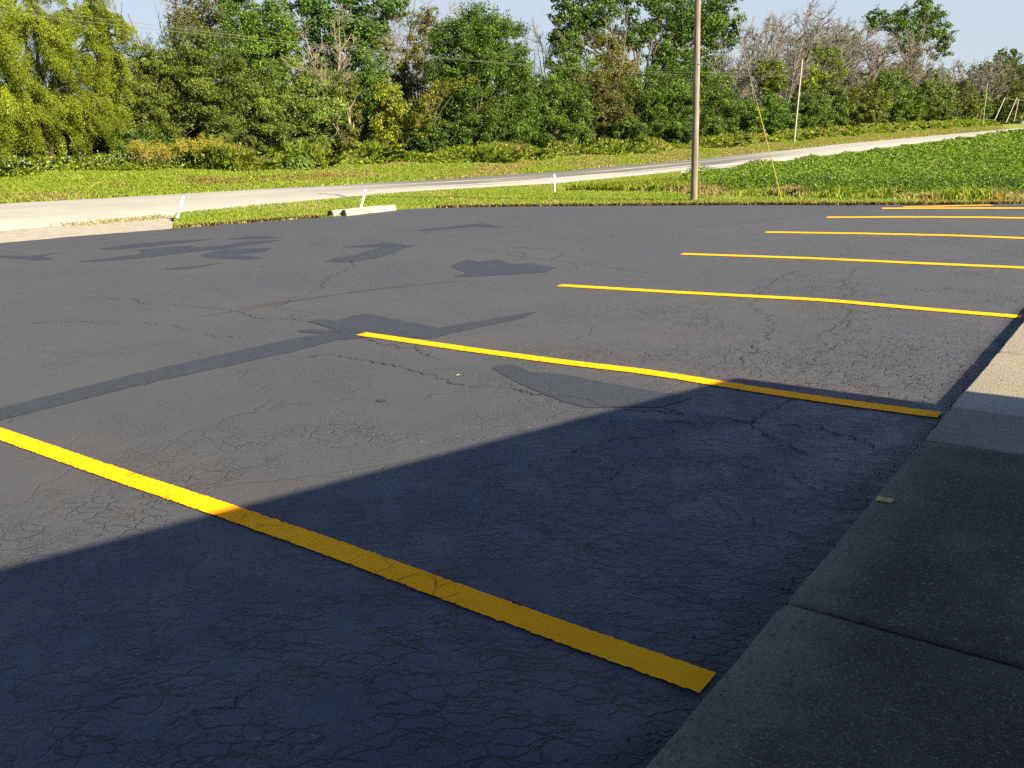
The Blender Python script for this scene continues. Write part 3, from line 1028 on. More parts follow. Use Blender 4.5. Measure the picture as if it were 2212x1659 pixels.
def make_tree(name, label, cat, X, base, blobs, cols, leafpx=5.2, cover=5.5, aspect=0.62, bark_m=m_bark, group=None, clump=0.26, seed=0,
              trunk_r=0.12, style='leaf', depth=1.0, zbase=None, bare=0.0, jit=0.30):
    """blobs in picture units (x, y, rx, ry) at the plane X; base = picture x of the foot"""
    r = np.random.default_rng(seed + 100)
    b0, t0 = wp(base[0], base[1], X)
    foot = P([X, b0[1], float(zterr(X, b0[1])) - 0.1])
    root = empty(name, tuple(foot))
    tag(root, label, cat, group)
    VV, FF, TT = [], [], []
    off = 0
    cents = []
    own = 1.0 if style == 'willow' else math.exp(r.normal(0, 0.12)) * P([0.95 + r.normal(0, 0.04), 1.0, 1 + r.normal(0, 0.12)])
    for bi, bb in enumerate(blobs):
        px, py, rx, ry = bb[:4]
        rx, ry = rx * 1.16, ry * 1.16
        dx = bb[4] if len(bb) > 4 else r.uniform(-0.6, 0.6)
        c, t = wp(px, py, X + dx)
        mpp = t / F
        Rx, Rz = rx * mpp, ry * mpp
        Rd = min(Rx, Rz * 1.3) * depth
        cents.append((c, Rx, Rz))
        lsz = leafpx * 0.70 * mpp
        nleaf = int(cover * 1.1 * math.pi * rx * ry / (leafpx * leafpx * 0.52 * aspect * 0.5))
        NLEAF[0] += nleaf
        # sub-clumps
        ncl = max(14, int(2.7 / clump ** 2))
        u = unit(r.normal(0, 1, (ncl, 3)))
        rad = r.uniform(0.6, 1.06, ncl)
        inner = r.random(ncl) < 0.15
        rad[inner] = r.uniform(0.1, 0.6, inner.sum())
        # horizontal axes: along the picture (R0-ish) and depth
        ex, ed = R0, P([-R0[1], R0[0], 0])
        cc = c + (u[:, :1] * Rx * ex + u[:, 1:2] * Rd * ed + P([0, 0, 1]) * u[:, 2:3] * Rz) * rad[:, None]
        crad = clump * min(Rx, Rz) * r.uniform(0.5, 1.5, ncl)
        wts = crad ** 2
        wts /= wts.sum()
        k = r.choice(ncl, nleaf, p=wts)
        du = unit(r.normal(0, 1, (nleaf, 3)))
        rr = r.random(nleaf)[:, None] ** 0.5
        pos = cc[k] + du * rr * crad[k][:, None] * P([1.15, 1.15, 0.8])
        outw = unit(pos - c) * 0.5 + du * 0.6 + P([0.25, 0, 0.55])
        nrm = unit(outw + r.normal(0, 0.85, (nleaf, 3)))
        if style == 'willow':
            # hanging plumes: leaves strung along drooping lines
            ln = r.random(nleaf)
            side = unit((cc - c) * P([1, 1, 0.1]) + 1e-3)
            droop = unit(side * 0.75 + P([0, 0, -0.62]) + r.normal(0, 0.34, (ncl, 3)))
            Lp = crad * 2.9
            thin = r.normal(0, 0.33, (nleaf, 3)) * crad[k][:, None] * (0.5 + 0.8 * ln[:, None])
            sag = P([0, 0, -1]) * (ln ** 2)[:, None] * crad[k][:, None] * 0.7
            pos = cc[k] + droop[k] * ((ln - 0.3) * Lp[k])[:, None] + thin + sag
            tdir = unit(droop[k] + r.normal(0, 0.35, (nleaf, 3)))
            nrm = unit(r.normal(0, 0.8, (nleaf, 3)) + P([0.3, 0, 0.5]))
        else:
            tdir = r.normal(0, 1, (nleaf, 3)) + P([0, 0, -0.7])
        # young shoots standing out of the leaf mass
        ns = int(nleaf * (0.13 if style != 'willow' else 0.0))
        if ns:
            nsh = max(10, ns // 26)
            us = unit(r.normal(0, 1, (nsh, 3)) + P([0, 0, 0.25]))
            s0 = c + (us[:, :1] * Rx * ex + us[:, 1:2] * Rd * ed + P([0, 0, 1]) * us[:, 2:3] * Rz) * 0.85
            sd = unit((s0 - c) / max(Rx, Rz) + r.normal(0, 0.35, (nsh, 3)) + P([0, 0, 0.35]))
            sl = 0.55 * min(Rx, Rz) * r.uniform(0.4, 1.2, nsh)
            ks = r.integers(0, nsh, ns)
            pos[:ns] = s0[ks] + sd[ks] * (sl[ks] * r.random(ns))[:, None] + r.normal(0, 0.5, (ns, 3)) * lsz
        # each clump leans to its own shade of leaf
        shade = np.exp(r.normal(0, jit * 0.75, ncl))[k][:, None]
        tint = np.clip(palette(nleaf, cols, None, jit, r) * shade * own, 0.004, 0.5)
        V, Fq, T = leaf_cloud(pos, nrm, tdir, lsz * r.uniform(0.7, 1.35, nleaf), aspect, tint)
        VV.append(V)
        FF.append(Fq + off)
        TT.append(T)
        off += len(V)
    V = np.concatenate(VV)
    zmin = zterr(V[:, 0], V[:, 1])
    V[:, 2] = np.maximum(V[:, 2], zmin + 0.02 + 0.3 * r.random(len(V) // 4).repeat(4))
    link("crown", mesh_np("crown", V - foot, [np.concatenate(FF)], np.concatenate(TT)), root, m_leaf)
    # trunk with a limb into every mass of leaves
    polys = []
    cen = np.mean([c for c, _, _ in cents], axis=0)
    topz = max(c[2] for c, _, _ in cents)
    fork = foot + P([r.normal(0, 0.15), r.normal(0, 0.2), max(0.6, 0.3 * (topz - foot[2]))])
    polys.append((P([foot, foot * 0.5 + fork * 0.5 + r.normal(0, 0.07, 3), fork]), P([1.25, 1.0, 0.85]) * trunk_r))
    for c, Rx, Rz in cents:
        e = c + P([0, 0, 0.3 * Rz])
        tt = np.linspace(0, 1, 6)[:, None]
        mid = fork * 0.5 + e * 0.5 + P([0, 0, 0.15 * np.linalg.norm(e - fork)]) + r.normal(0, 0.15, 3)
        pts = (1 - tt) ** 2 * fork + 2 * tt * (1 - tt) * mid + tt ** 2 * e
        polys.append((pts, np.linspace(0.5, 0.12, 6) * trunk_r))
        for _ in range(5):
            s0 = pts[r.integers(2, 6)]
            e2 = c + unit(r.normal(0, 1, 3)) * P([Rx, Rx, Rz]) * r.uniform(0.6, 1.0 + bare)
            m2 = (s0 + e2) / 2 + r.normal(0, 0.1, 3) + P([0, 0, 0.1])
            polys.append((P([s0, m2, e2]), P([0.22, 0.13, 0.05]) * trunk_r))
    tv, tq = tubes(polys, 7)
    link("trunk", mesh_np("trunk", tv - foot, [tq], smooth=True), root, bark_m)
    return root


def grow(H, seed, spread=0.55, leaders=4, r0=None, twig=0.016, lean=(0, 0), dens=1.0, droop=0.0, split=0.25):
    r = np.random.default_rng(seed)
    polys = []
    r0 = r0 or H * 0.011

    def seg(p, d, L, ra, rb, wig, up):
        n_ = 5
        pts = [p]
        dd = d.copy()
        for i in range(n_):
            dd = unit(dd + r.normal(0, wig, 3) + P([0, 0, up]))
            pts.append(pts[-1] + dd * L / n_)
        pts = P(pts)
        polys.append((pts, np.linspace(ra, rb, n_ + 1)))
        return pts, dd

    base = P([0, 0, 0.0])
    up0 = unit(P([lean[0], lean[1], 1.0]))
    tp, td = seg(base, up0, H * split, r0, r0 * 0.8, 0.06, 0.02)
    for i in range(leaders):
        a_ = 2 * math.pi * (i + r.uniform(-0.3, 0.3)) / leaders
        d = unit(td + spread * r.uniform(0.5, 1.1) * P([math.cos(a_), math.sin(a_), 0]))
        L = H * (1 - split) * r.uniform(0.75, 1.05)
        st = tp[-1] if i < 2 else tp[r.integers(2, 5)]
        lp, _ = seg(st, d, L, r0 * 0.62, twig * 1.6, 0.10, 0.05 - droop * 0.5)
        for j in range(int(9 * dens)):
            t_ = r.uniform(0.15, 0.98)
            k_ = min(4, int(t_ * 5))
            p = lp[k_] + (lp[k_ + 1] - lp[k_]) * (t_ * 5 - k_)
            d2 = unit(lp[k_ + 1] - lp[k_])
            d2 = unit(d2 * 0.55 + unit(r.normal(0, 1, 3) * P([1, 1, 0.6])) * 0.85 + P([0, 0, 0.15 - droop]))
            L2 = L * r.uniform(0.2, 0.42) * (1.15 - 0.6 * t_)
            bp, _ = seg(p, d2, L2, max(twig * 1.8, r0 * 0.28 * (1 - 0.6 * t_)), twig, 0.14, 0.05 - droop)
            for q_ in range(int(6 * dens)):
                t2 = r.uniform(0.2, 1.0)
                k2 = min(4, int(t2 * 5))
                p2 = bp[k2] + (bp[k2 + 1] - bp[k2]) * (t2 * 5 - k2)
                d3 = unit(unit(bp[k2 + 1] - bp[k2]) * 0.7 + unit(r.normal(0, 1, 3)) * 0.75 + P([0, 0, 0.12 - droop]))
                cp_, _ = seg(p2, d3, L2 * r.uniform(0.3, 0.6), twig * 1.1, twig * 0.6, 0.16, 0.03 - droop)
                for z_ in range(int(4 * dens)):
                    p3 = cp_[r.integers(1, 6)]
                    d4 = unit(d3 + unit(r.normal(0, 1, 3)) * 0.8)
                    polys.append((P([p3, p3 + d4 * L2 * r.uniform(0.12, 0.32)]), P([twig * 0.75, twig * 0.45])))
    return tubes(polys, 6)


def bare_tree(label, X, foot_px, top_py, seed, mat, group="bare trees in the tree line", base_py=300, name="bare_tree", **kw):
    b, t = wp(foot_px, base_py, X)
    zg = float(zterr(X, b[1])) - 0.1
    top, _ = wp(foot_px, top_py, X)
    H = top[2] - zg
    V, Q = grow(H * 1.0, seed, **kw)
    V[:, 2] *= H / np.percentile(V[:, 2], 98.5)
    root = empty(name, (X, b[1], zg))
    tag(root, label, "bare tree", group)
    link("branches", mesh_np("branches", V, [Q], smooth=True), root, mat)
    return root


# ------------------------------------------------------------------ the tree line, left to right
T = make_tree
T("willow_tree", "feathery yellow-green willow with drooping plumes at the left end of the tree line", "willow tree", -36.5, (110, 350),
  [(-70, 60, 80, 80), (75, 15, 65, 45), (60, 95, 70, 55), (190, 40, 55, 45), (180, 110, 60, 50), (238, 70, 32, 40), (15, 195, 60, 60), (120, 190, 65, 55), (210, 185, 50, 50), (245, 150, 30, 40),
   (-50, 270, 70, 55), (85, 255, 65, 45), (185, 250, 55, 48), (140, 285, 55, 30)], WILLOW, leafpx=5.5, cover=5.8, aspect=0.3, style='willow', clump=0.24, seed=1, trunk_r=0.2, jit=0.25)
T("shrub", "shaded dark green bushes under the willow's plumes", "shrub", -37.2, (90, 352),
  [(-40, 315, 60, 35), (30, 310, 55, 35), (100, 318, 60, 32), (170, 315, 50, 32), (220, 305, 40, 35)], DKGREEN + GREEN[:1], seed=40, cover=5)
T("leafy_tree", "small olive-green tree in the dark gap right of the willow", "tree", -38.5, (330, 350),
  [(315, 135, 45, 40), (350, 175, 50, 50), (300, 215, 45, 45), (340, 250, 55, 40), (290, 285, 45, 35)], OLIVE + GREEN, seed=2, cover=4.5)
T("shrub", "low dark green shrub behind the yellow seed-headed weeds", "shrub", -36.8, (290, 350), [(270, 318, 50, 28), (330, 325, 55, 25), (235, 325, 40, 22)], DKGREEN, seed=3)
T("leafy_tree", "thin brownish tree rising above the dense tree right of the willow", "tree", -43, (430, 345),
  [(420, 20, 45, 40), (470, 45, 45, 45), (395, 60, 30, 35), (440, 90, 50, 40)], BROWN + ORANGE, seed=4, cover=1.8, bark_m=m_greybark, bare=0.6, clump=0.3)
T("leafy_tree", "dense dark green tree with a broad skirt behind the tallest yellow weeds", "tree", -38, (470, 345),
  [(400, 130, 50, 50), (460, 150, 65, 60), (420, 205, 60, 55), (500, 215, 70, 60), (440, 270, 70, 45), (520, 285, 70, 45), (470, 320, 90, 26)], GREEN + OLIVE, seed=5, cover=5)
T("leafy_tree", "bright green tree whose top reaches the picture's upper edge beside the cottonwood", "tree", -39.5, (580, 345),
  [(540, 30, 55, 50), (595, 60, 45, 50), (520, 90, 50, 50), (580, 120, 65, 50), (615, 110, 30, 40), (560, 170, 60, 45)], GREEN + YGREEN[1:2], seed=6, cover=4.6, leafpx=6)
bare_tree("dead grey tree with bare limbs reaching left over the willow gap", -45, 400, -60, 21, m_greybark, leaders=7, spread=1.1, lean=(-0.1, -0.25), split=0.3, twig=0.02)
T("cottonwood_tree", "tall cottonwood with big glossy leaves left of centre, cut by the upper edge", "cottonwood tree", -47, (740, 340),
  [(660, 0, 38, 40), (720, 10, 55, 45), (790, 0, 60, 42), (850, 8, 32, 28), (700, 70, 45, 40), (765, 75, 55, 40), (730, 130, 65, 45), (800, 60, 40, 35), (690, 170, 45, 40)],
  DKGREEN + GREEN, leafpx=7.0, cover=3.8, aspect=0.85, seed=7, trunk_r=0.24, clump=0.3)
T("leafy_tree", "round olive tree under the pale dead snag, with yellowing vine down its right side", "tree", -37.5, (650, 345),
  [(610, 195, 55, 50), (660, 235, 65, 55), (600, 265, 60, 50), (700, 215, 45, 45), (690, 285, 60, 40), (630, 310, 80, 30), (560, 250, 40, 40)], GREEN + OLIVE, seed=8, cover=5)
T("vine_covered_stump", "yellow-olive vine hanging over a leaning trunk left of centre", "vine", -36.4, (768, 338),
  [(735, 185, 28, 22), (752, 215, 22, 32), (762, 255, 18, 35), (755, 300, 20, 25)], ORANGE[1:2] + OLIVE, seed=9, cover=4.5, bark_m=m_palebark, trunk_r=0.14)
bare_tree("pale grey dead snag with fine bare twigs standing in front of the cottonwood", -37.2, 745, 20, 33, m_palebark, leaders=4, spread=0.6, lean=(-0.1, -0.18), twig=0.014, dens=1.0, split=0.3)
T("leafy_tree", "green tree behind the vine-covered trunk, below the sky gap", "tree", -39.5, (810, 340),
  [(800, 150, 35, 40), (790, 200, 45, 45), (815, 250, 45, 45), (790, 290, 50, 40), (820, 310, 50, 30)], GREEN, seed=10, cover=4.6)
T("shrub", "yellow-green shrub with the brightest yellow leaves, left of the round tree", "shrub", -36.8, (850, 340),
  [(835, 215, 30, 30), (850, 250, 35, 32), (825, 285, 30, 28), (870, 290, 40, 30), (850, 318, 50, 20)], YGREEN + [(0.32, 0.30, 0.02)], seed=11, cover=4.5, leafpx=6)
T("vine_covered_snag", "column of orange-yellow vine climbing a dead tree beside the round tree", "vine", -41, (900, 338),
  [(830, 105, 20, 22), (862, 150, 18, 28), (895, 115, 22, 35), (925, 45, 20, 28), (890, 175, 28, 30), (870, 200, 25, 25)], ORANGE + YGREEN[:1], seed=12, cover=2.6, bark_m=m_greybark, bare=0.4)
bare_tree("brown bare tree with tangled twigs showing in the sky gap left of the round tree", -46, 880, 10, 41, m_greybark, leaders=5, spread=0.5, dens=1.2)
bare_tree("thin bare tree poking above the round tree's left shoulder", -47, 960, -10, 42, m_greybark, leaders=4, spread=0.6)
T("leafy_tree", "grey-green thin-leaved tree peeping between the vine column and the round tree", "tree", -45, (930, 335),
  [(905, 60, 30, 28), (940, 75, 30, 30), (920, 110, 30, 30)], GREYG, seed=13, cover=1.6, bark_m=m_greybark, bare=0.5)
T("round_tree", "big dome-shaped dense green tree at the middle of the tree line", "tree", -37, (1040, 335),
  [(1035, 70, 50, 48), (1005, 110, 60, 55), (1080, 105, 50, 55), (980, 165, 50, 55), (1050, 170, 75, 65), (1110, 165, 35, 60), (1000, 230, 65, 55), (1080, 235, 70, 60), (1135, 235, 40, 45),
   (970, 280, 50, 40), (1050, 290, 70, 40), (1120, 290, 55, 38), (1040, 315, 90, 22)], GREEN + GREEN + DKGREEN[1:], seed=14, cover=5.2, leafpx=5.6, trunk_r=0.16)
T("orange_vine", "rusty orange vine arching across the lower left of the dome-shaped tree", "vine", -35.6, (920, 335),
  [(1010, 175, 28, 10), (970, 185, 28, 14), (940, 200, 22, 18), (918, 235, 20, 25), (905, 270, 20, 24)], ORANGE, seed=15, cover=3.2, trunk_r=0.05)
T("shrub", "dark low shrub at the foot of the dome-shaped tree", "shrub", -36.2, (940, 338), [(920, 300, 40, 25), (960, 318, 50, 18), (890, 318, 35, 18)], GREEN + DKGREEN, seed=16)
bare_tree("slender bare tree with fine twigs in the sky gap right of the dome-shaped tree", -50, 1185, 25, 44, m_greybark, leaders=5, spread=0.6, dens=1.1)
T("cottonwood_tree", "largest cottonwood, dark crown spreading above the wooden pole", "cottonwood tree", -47, (1390, 320),
  [(1215, 30, 32, 50), (1270, 10, 55, 45), (1350, 5, 60, 40), (1430, 15, 60, 50), (1500, 30, 55, 55), (1565, 30, 38, 45), (1560, 80, 32, 28), (1500, 100, 45, 38), (1430, 90, 50, 45), (1460, 140, 45, 35),
   (1220, 90, 30, 40), (1270, 75, 35, 45), (1370, 70, 35, 35), (1525, 140, 35, 25)],
  DKGREEN + GREEN[:2], leafpx=6.6, cover=3.6, aspect=0.85, seed=17, trunk_r=0.3, clump=0.3)
T("leafy_tree", "light green slim tree under the left end of the largest cottonwood", "tree", -40, (1225, 325),
  [(1215, 130, 28, 35), (1240, 165, 40, 35), (1200, 175, 25, 30)], YGREEN[1:2] + GREEN, seed=18, cover=4.2, leafpx=6)
bare_tree("pale bare saplings standing in front of the largest cottonwood", -41, 1290, 40, 45, m_palebark, leaders=6, spread=0.45, twig=0.012, dens=0.7, split=0.12)
T("vine_covered_snag", "golden vine-draped tree under the middle of the largest cottonwood", "vine", -40, (1315, 322),
  [(1315, 105, 26, 28), (1330, 140, 32, 35), (1295, 160, 28, 30), (1350, 165, 30, 28), (1330, 185, 45, 20)], ORANGE[1:] + YGREEN[:1] + OLIVE[:1], seed=19, cover=4, bark_m=m_greybark)
T("shrub", "bright green bushy shrub just right of the dome-shaped tree", "shrub", -36.6, (1190, 330),
  [(1175, 205, 40, 35), (1215, 225, 50, 42), (1165, 255, 45, 40), (1230, 275, 50, 40), (1180, 300, 60, 28)], GREEN + YGREEN[1:2], seed=20, cover=5)
T("shrub", "dull brownish-green shrub with reddish leaves under the golden vine", "shrub", -37.5, (1290, 325),
  [(1270, 205, 48, 38), (1320, 220, 45, 40), (1290, 250, 50, 35), (1330, 265, 40, 30)], BROWN + OLIVE + [(0.13, 0.055, 0.025)], seed=21, cover=4.6)
T("shrub", "wide mid-green shrub left of the wooden pole", "shrub", -36.6, (1400, 318),
  [(1385, 205, 45, 40), (1435, 190, 45, 45), (1400, 250, 55, 40), (1460, 240, 40, 45), (1350, 285, 50, 30), (1430, 285, 60, 28)], GREEN + YGREEN[1:2], seed=22, cover=5)
T("shrub", "tall dark shrub directly behind the wooden pole", "shrub", -38, (1480, 315),
  [(1480, 190, 40, 38), (1490, 240, 40, 45), (1475, 285, 40, 28)], DKGREEN + GREEN, seed=23, cover=4.8)
T("shrub", "green shrub right of the wooden pole, sloping down to the grey bare trees", "shrub", -37, (1560, 310),
  [(1530, 190, 38, 35), (1545, 235, 45, 38), (1520, 275, 40, 30), (1580, 270, 40, 28)], GREEN + OLIVE[:1], seed=24, cover=5)
# right of the pole
bx = [(1575, 60, -44, 51, "leftmost of the grey bare trees, leaning behind the pole's right side", dict(leaders=4, spread=0.6)),
      (1640, 30, -43, 52, "grey bare tree just left of the yellow guard wire", dict(leaders=5, spread=0.6)),
      (1695, 8, -42, 53, "tallest grey bare tree, its twig crown above the leaning telegraph pole", dict(leaders=7, spread=0.5, dens=1.1, split=0.3)),
      (1745, 45, -45, 54, "grey bare tree right behind the leaning telegraph pole", dict(leaders=5, spread=0.6, dens=1.1)),
      (1800, 60, -44, 55, "brown bare tree between the yellow-green clump and the far cottonwood", dict(leaders=5, spread=0.7, dens=1.2)),
      (1610, 75, -47, 61, "short grey bare tree filling in between the two left of the guy wire", dict(leaders=5, spread=0.7, dens=1.2)),
      (1668, 40, -48, 62, "bare tree set back behind the tallest grey one", dict(leaders=5, spread=0.6, dens=1.2)),
      (1725, 35, -50, 63, "bare tree with a narrow twig crown just left of the telegraph pole's top", dict(leaders=4, spread=0.45, dens=1.2)),
      (1772, 80, -43, 64, "low twiggy bare tree under the grey-olive flat crown", dict(leaders=6, spread=0.8, dens=1.2)),
      (1960, 120, -42, 65, "brown twiggy bare tree in front of the far cottonwood's trunk", dict(leaders=6, spread=0.9, dens=1.2)),
      (2045, 140, -43, 66, "small brown bare tree between the far cottonwood and the umbrella-shaped tree", dict(leaders=5, spread=0.8, dens=1.2)),
      (1850, 70, -42, 56, "bare brown tree left of the far cottonwood's crown", dict(leaders=5, spread=0.75, dens=1.3)),
      (1905, 72, -40, 57, "spreading bare tree with pale forked trunks under the far cottonwood", dict(leaders=6, spread=0.75, dens=1.3)),
      (2000, 135, -41, 58, "low brown bare tree with drooping twigs right of the far cottonwood", dict(leaders=5, spread=0.9, dens=1.3)),
      (2090, 130, -41, 59, "bare grey tree beyond the brown one, behind the thin far post", dict(leaders=5, spread=0.6, dens=1.2)),
      (2128, 118, -42, 60, "farthest bare tree, beside the small umbrella-shaped tree", dict(leaders=5, spread=0.6, dens=1.2))]
for fx, ty, X, sd, lb, kw in bx:
    d_ = wp(fx, 290, X)[1]
    bare_tree(lb, X, fx, ty, sd, m_greybark if sd not in (57,) else m_palebark, twig=max(0.018, 0.00026 * d_), **kw)
T("leafy_tree", "grey-olive tree with a flat crown behind the grey bare trees", "tree", -58, (1790, 290),
  [(1745, 105, 35, 25), (1800, 90, 45, 25), (1840, 105, 30, 25), (1790, 130, 60, 25)], GREYG + OLIVE, seed=26, cover=2.4, bare=0.3)
T("shrub", "bright yellow-green clump among the grey bare trees, left of the telegraph pole", "shrub", -41, (1675, 295),
  [(1672, 165, 25, 28), (1665, 200, 22, 25), (1640, 150, 14, 18)], YGREEN, seed=27, cover=4)
T("leafy_tree", "yellow-green leafy tree right of the leaning telegraph pole", "tree", -42, (1775, 290),
  [(1765, 115, 28, 16), (1800, 125, 28, 18), (1740, 160, 22, 24), (1790, 165, 30, 28), (1740, 190, 22, 18)], YGREEN + OLIVE[:1], seed=28, cover=3, bark_m=m_greybark)
T("shrub", "low green shrub at the foot of the guy wire's view, left of the telegraph pole", "shrub", -37, (1640, 300),
  [(1610, 250, 38, 28), (1660, 245, 40, 32), (1630, 275, 50, 20), (1690, 270, 35, 22)], GREEN + YGREEN[1:2], seed=29, cover=5)
T("shrub", "green shrub right of the leaning telegraph pole's foot", "shrub", -37.5, (1770, 290),
  [(1750, 235, 38, 30), (1790, 225, 40, 30), (1770, 260, 50, 22), (1730, 270, 30, 20)], GREEN + OLIVE[:1], seed=30, cover=5)
T("shrub", "yellowish green shrub below the pale forked bare trunks", "shrub", -38, (1860, 280),
  [(1840, 230, 40, 30), (1880, 220, 40, 32), (1860, 252, 50, 20)], OLIVE + YGREEN[1:2], seed=31, cover=5)
T("shrub", "tall vine-covered green shrub under the far cottonwood", "shrub", -38, (1945, 272),
  [(1915, 190, 28, 28), (1940, 205, 32, 40), (1960, 235, 30, 30), (1930, 248, 45, 18)], GREEN + YGREEN[1:2], seed=32, cover=5)
T("cottonwood_tree", "far cottonwood with a lobed crown standing free against the sky", "cottonwood tree", -62, (1975, 270),
  [(1985, 30, 40, 24), (2015, 45, 30, 28), (2038, 78, 20, 26), (2030, 108, 20, 16), (1950, 50, 25, 20), (1895, 35, 22, 14), (1920, 48, 25, 16), (1882, 60, 16, 12), (1965, 75, 30, 20), (1975, 115, 18, 14), (1950, 100, 30, 14), (2000, 70, 22, 18)],
  GREEN + DKGREEN + YGREEN[1:2], leafpx=5.5, cover=3.2, aspect=0.85, seed=33, trunk_r=0.3, clump=0.3)
T("shrub", "rounded dark green shrub under the low brown bare tree", "shrub", -39, (2010, 268),
  [(1995, 205, 30, 28), (2025, 215, 35, 28), (2000, 240, 45, 20), (2045, 240, 30, 16)], GREEN + OLIVE, seed=34, cover=4.6)
T("shrub", "brown-tinged shrub left of the thin far post", "shrub", -40, (2075, 262),
  [(2065, 205, 28, 28), (2090, 225, 26, 24), (2070, 245, 40, 14)], OLIVE + BROWN, seed=35, cover=4)
T("shrub", "small bright green shrub behind the thin far post", "shrub", -38.5, (2118, 258), [(2118, 215, 18, 16), (2105, 235, 20, 14), (2130, 238, 18, 12)], GREEN + YGREEN, seed=36, cover=4.5)
T("leafy_tree", "small umbrella-shaped dark tree against the sky at the far right", "tree", -60, (2176, 255),
  [(2175, 115, 20, 8), (2160, 122, 14, 7), (2192, 122, 14, 8), (2185, 132, 14, 5)], GREEN + GREYG, leafpx=4, seed=37, cover=3, trunk_r=0.2)
T("leafy_tree", "broad dull green trees closing the view at the far right edge", "tree", -46, (2190, 255),
  [(2150, 160, 30, 20), (2190, 160, 30, 22), (2225, 165, 35, 25), (2165, 195, 40, 25), (2215, 205, 40, 28), (2190, 228, 45, 18), (2250, 200, 40, 40)], OLIVE + GREYG + GREEN[:1], seed=38, cover=4, leafpx=4)

# brush under the trees
nu = 230000
Yb = 2 + 230 * rng.random(nu) ** 1.6
Xb = -39.6 - 6.0 * rng.random(nu) ** 1.2
hb = 1.7 + 0.9 * np.sin(Yb * .55) + 0.5 * np.sin(Yb * 1.7 + Xb)
hb = np.clip(hb + (-39.6 - Xb) * 0.22, 0.6, 4.5) * np.clip(1 - (Yb < 30) * 0.25, .5, 1)
db = np.hypot(Xb - CAM[0], Yb - CAM[1])
C = np.stack([Xb, Yb, zterr(Xb, Yb) + hb * rng.random(nu) ** 0.7], -1)
V, Fq, Tn = leaf_cloud(C, unit(rng.normal(0, .6, (nu, 3)) + P([.4, 0, .6])), rng.normal(0, 1, (nu, 3)), 0.0030 * db * rng.uniform(.7, 1.4, nu), .62, palette(nu, GREEN + DKGREEN + OLIVE[:1]))
brush = link("undergrowth", mesh_np("undergrowth", V, [Fq], Tn), None, m_leaf)
tag(brush, "dark green brush filling in under the trees", "undergrowth", kind='stuff')

# far wood behind, read as one mass
fv, ff_, ft, off = [], [], [], 0
for _ in range(300):
    u_ = rnd.random()
    px_ = -150 + 2500 * u_
    X_ = -62 - rnd.random() * 10
    top_ = 265 - 100 * max(0, (px_ - 300) / 1900) - rnd.random() * 30
    if 250 < px_ < 820: top_ -= 55
    c, t = wp(px_, top_ + 15 + rnd.random() * 75, X_)
    mpp = t / F
    nl = 700
    du = unit(rng.normal(0, 1, (nl, 3)))
    pos = c + du * rng.random((nl, 1)) ** 0.4 * P([1, 1, 0.8]) * 45 * mpp
    V, Fq, Tn = leaf_cloud(pos, unit(du + rng.normal(0, 0.6, (nl, 3)) + P([0.2, 0, 0.5])), rng.normal(0, 1, (nl, 3)), 9 * mpp * rng.uniform(0.7, 1.3, nl), 0.7, palette(nl, DKGREEN + OLIVE + GREYG))
    fv.append(V)
    ff_.append(Fq + off)
    ft.append(Tn)
    off += len(V)
far_woods = link("far_woods", mesh_np("far_woods", np.concatenate(fv), [np.concatenate(ff_)], np.concatenate(ft)), None, m_leaf)
tag(far_woods, "dull green wood seen through the gaps in the tree line", "woods", kind='stuff')

# ------------------------------------------------------------------ leaning telegraph poles and wires on the far verge
XT = -32.0


def lean_pole(base_px, top_px, X, rad, label, mat=m_oldpole, name="telegraph_pole", cat="telegraph pole", group=None):
    b, t = wp(base_px[0], base_px[1], X)
    tp, _ = wp(top_px[0], top_px[1], X)
    b2 = b.copy()
    b2[2] = min(b[2], float(zterr(X, b[1]))) - 0.15
    pts = P([b2 - b, b - b + P([0, 0, 0.0]), (tp - b) * 0.5, tp - b])
    V, Q = tubes([(pts, P([rad, rad, rad * 0.9, rad * 0.8]))], 8)
    o = link(name, mesh_np(name, V, [Q], smooth=True), None, mat)
    o.location = b
    tag(o, label, cat, group)
    return o, b, tp


tpole, tb, tt_ = lean_pole((1716, 299), (1733, 128), XT, 0.10, "pale leaning telegraph pole on the far verge right of the yellow guard")
# wires
wa0, _ = wp(-60, 4, XT)
wa1 = wp(1731.5, 150, XT)[0]
wb0, _ = wp(-60, 18, XT)
wb1 = wp(1730.5, 163, XT)[0]


def wire(p0, p1, mid_px, mid_py, label):
    mid, _ = wp(mid_px, mid_py, XT)
    # parabola through three points in Y
    A = P([[p[1] ** 2, p[1], 1] for p in (p0, mid, p1)])
    co = np.linalg.solve(A, P([p0[2], mid[2], p1[2]]))
    ys = np.linspace(p0[1], p1[1], 60)
    pts = np.stack([np.full(60, XT), ys, co[0] * ys ** 2 + co[1] * ys + co[2]], -1)
    V, Q = tubes([(pts - pts[0], np.full(60, 0.0085))], 4)
    o = link("telegraph_wire", mesh_np("telegraph_wire", V, [Q]), None, m_copper)
    o.location = pts[0]
    tag(o, label, "wire", "wires along the far verge")


wire(wa0, wa1, 875, 116, "upper of two thin wires sagging across the tree line")
wire(wb0, wb1, 972, 128, "lower of two thin wires sagging across the tree line")
lean_pole((2124, 262), (2133, 178), -33, 0.09, "thin grey post leaning in front of the far shrubs")
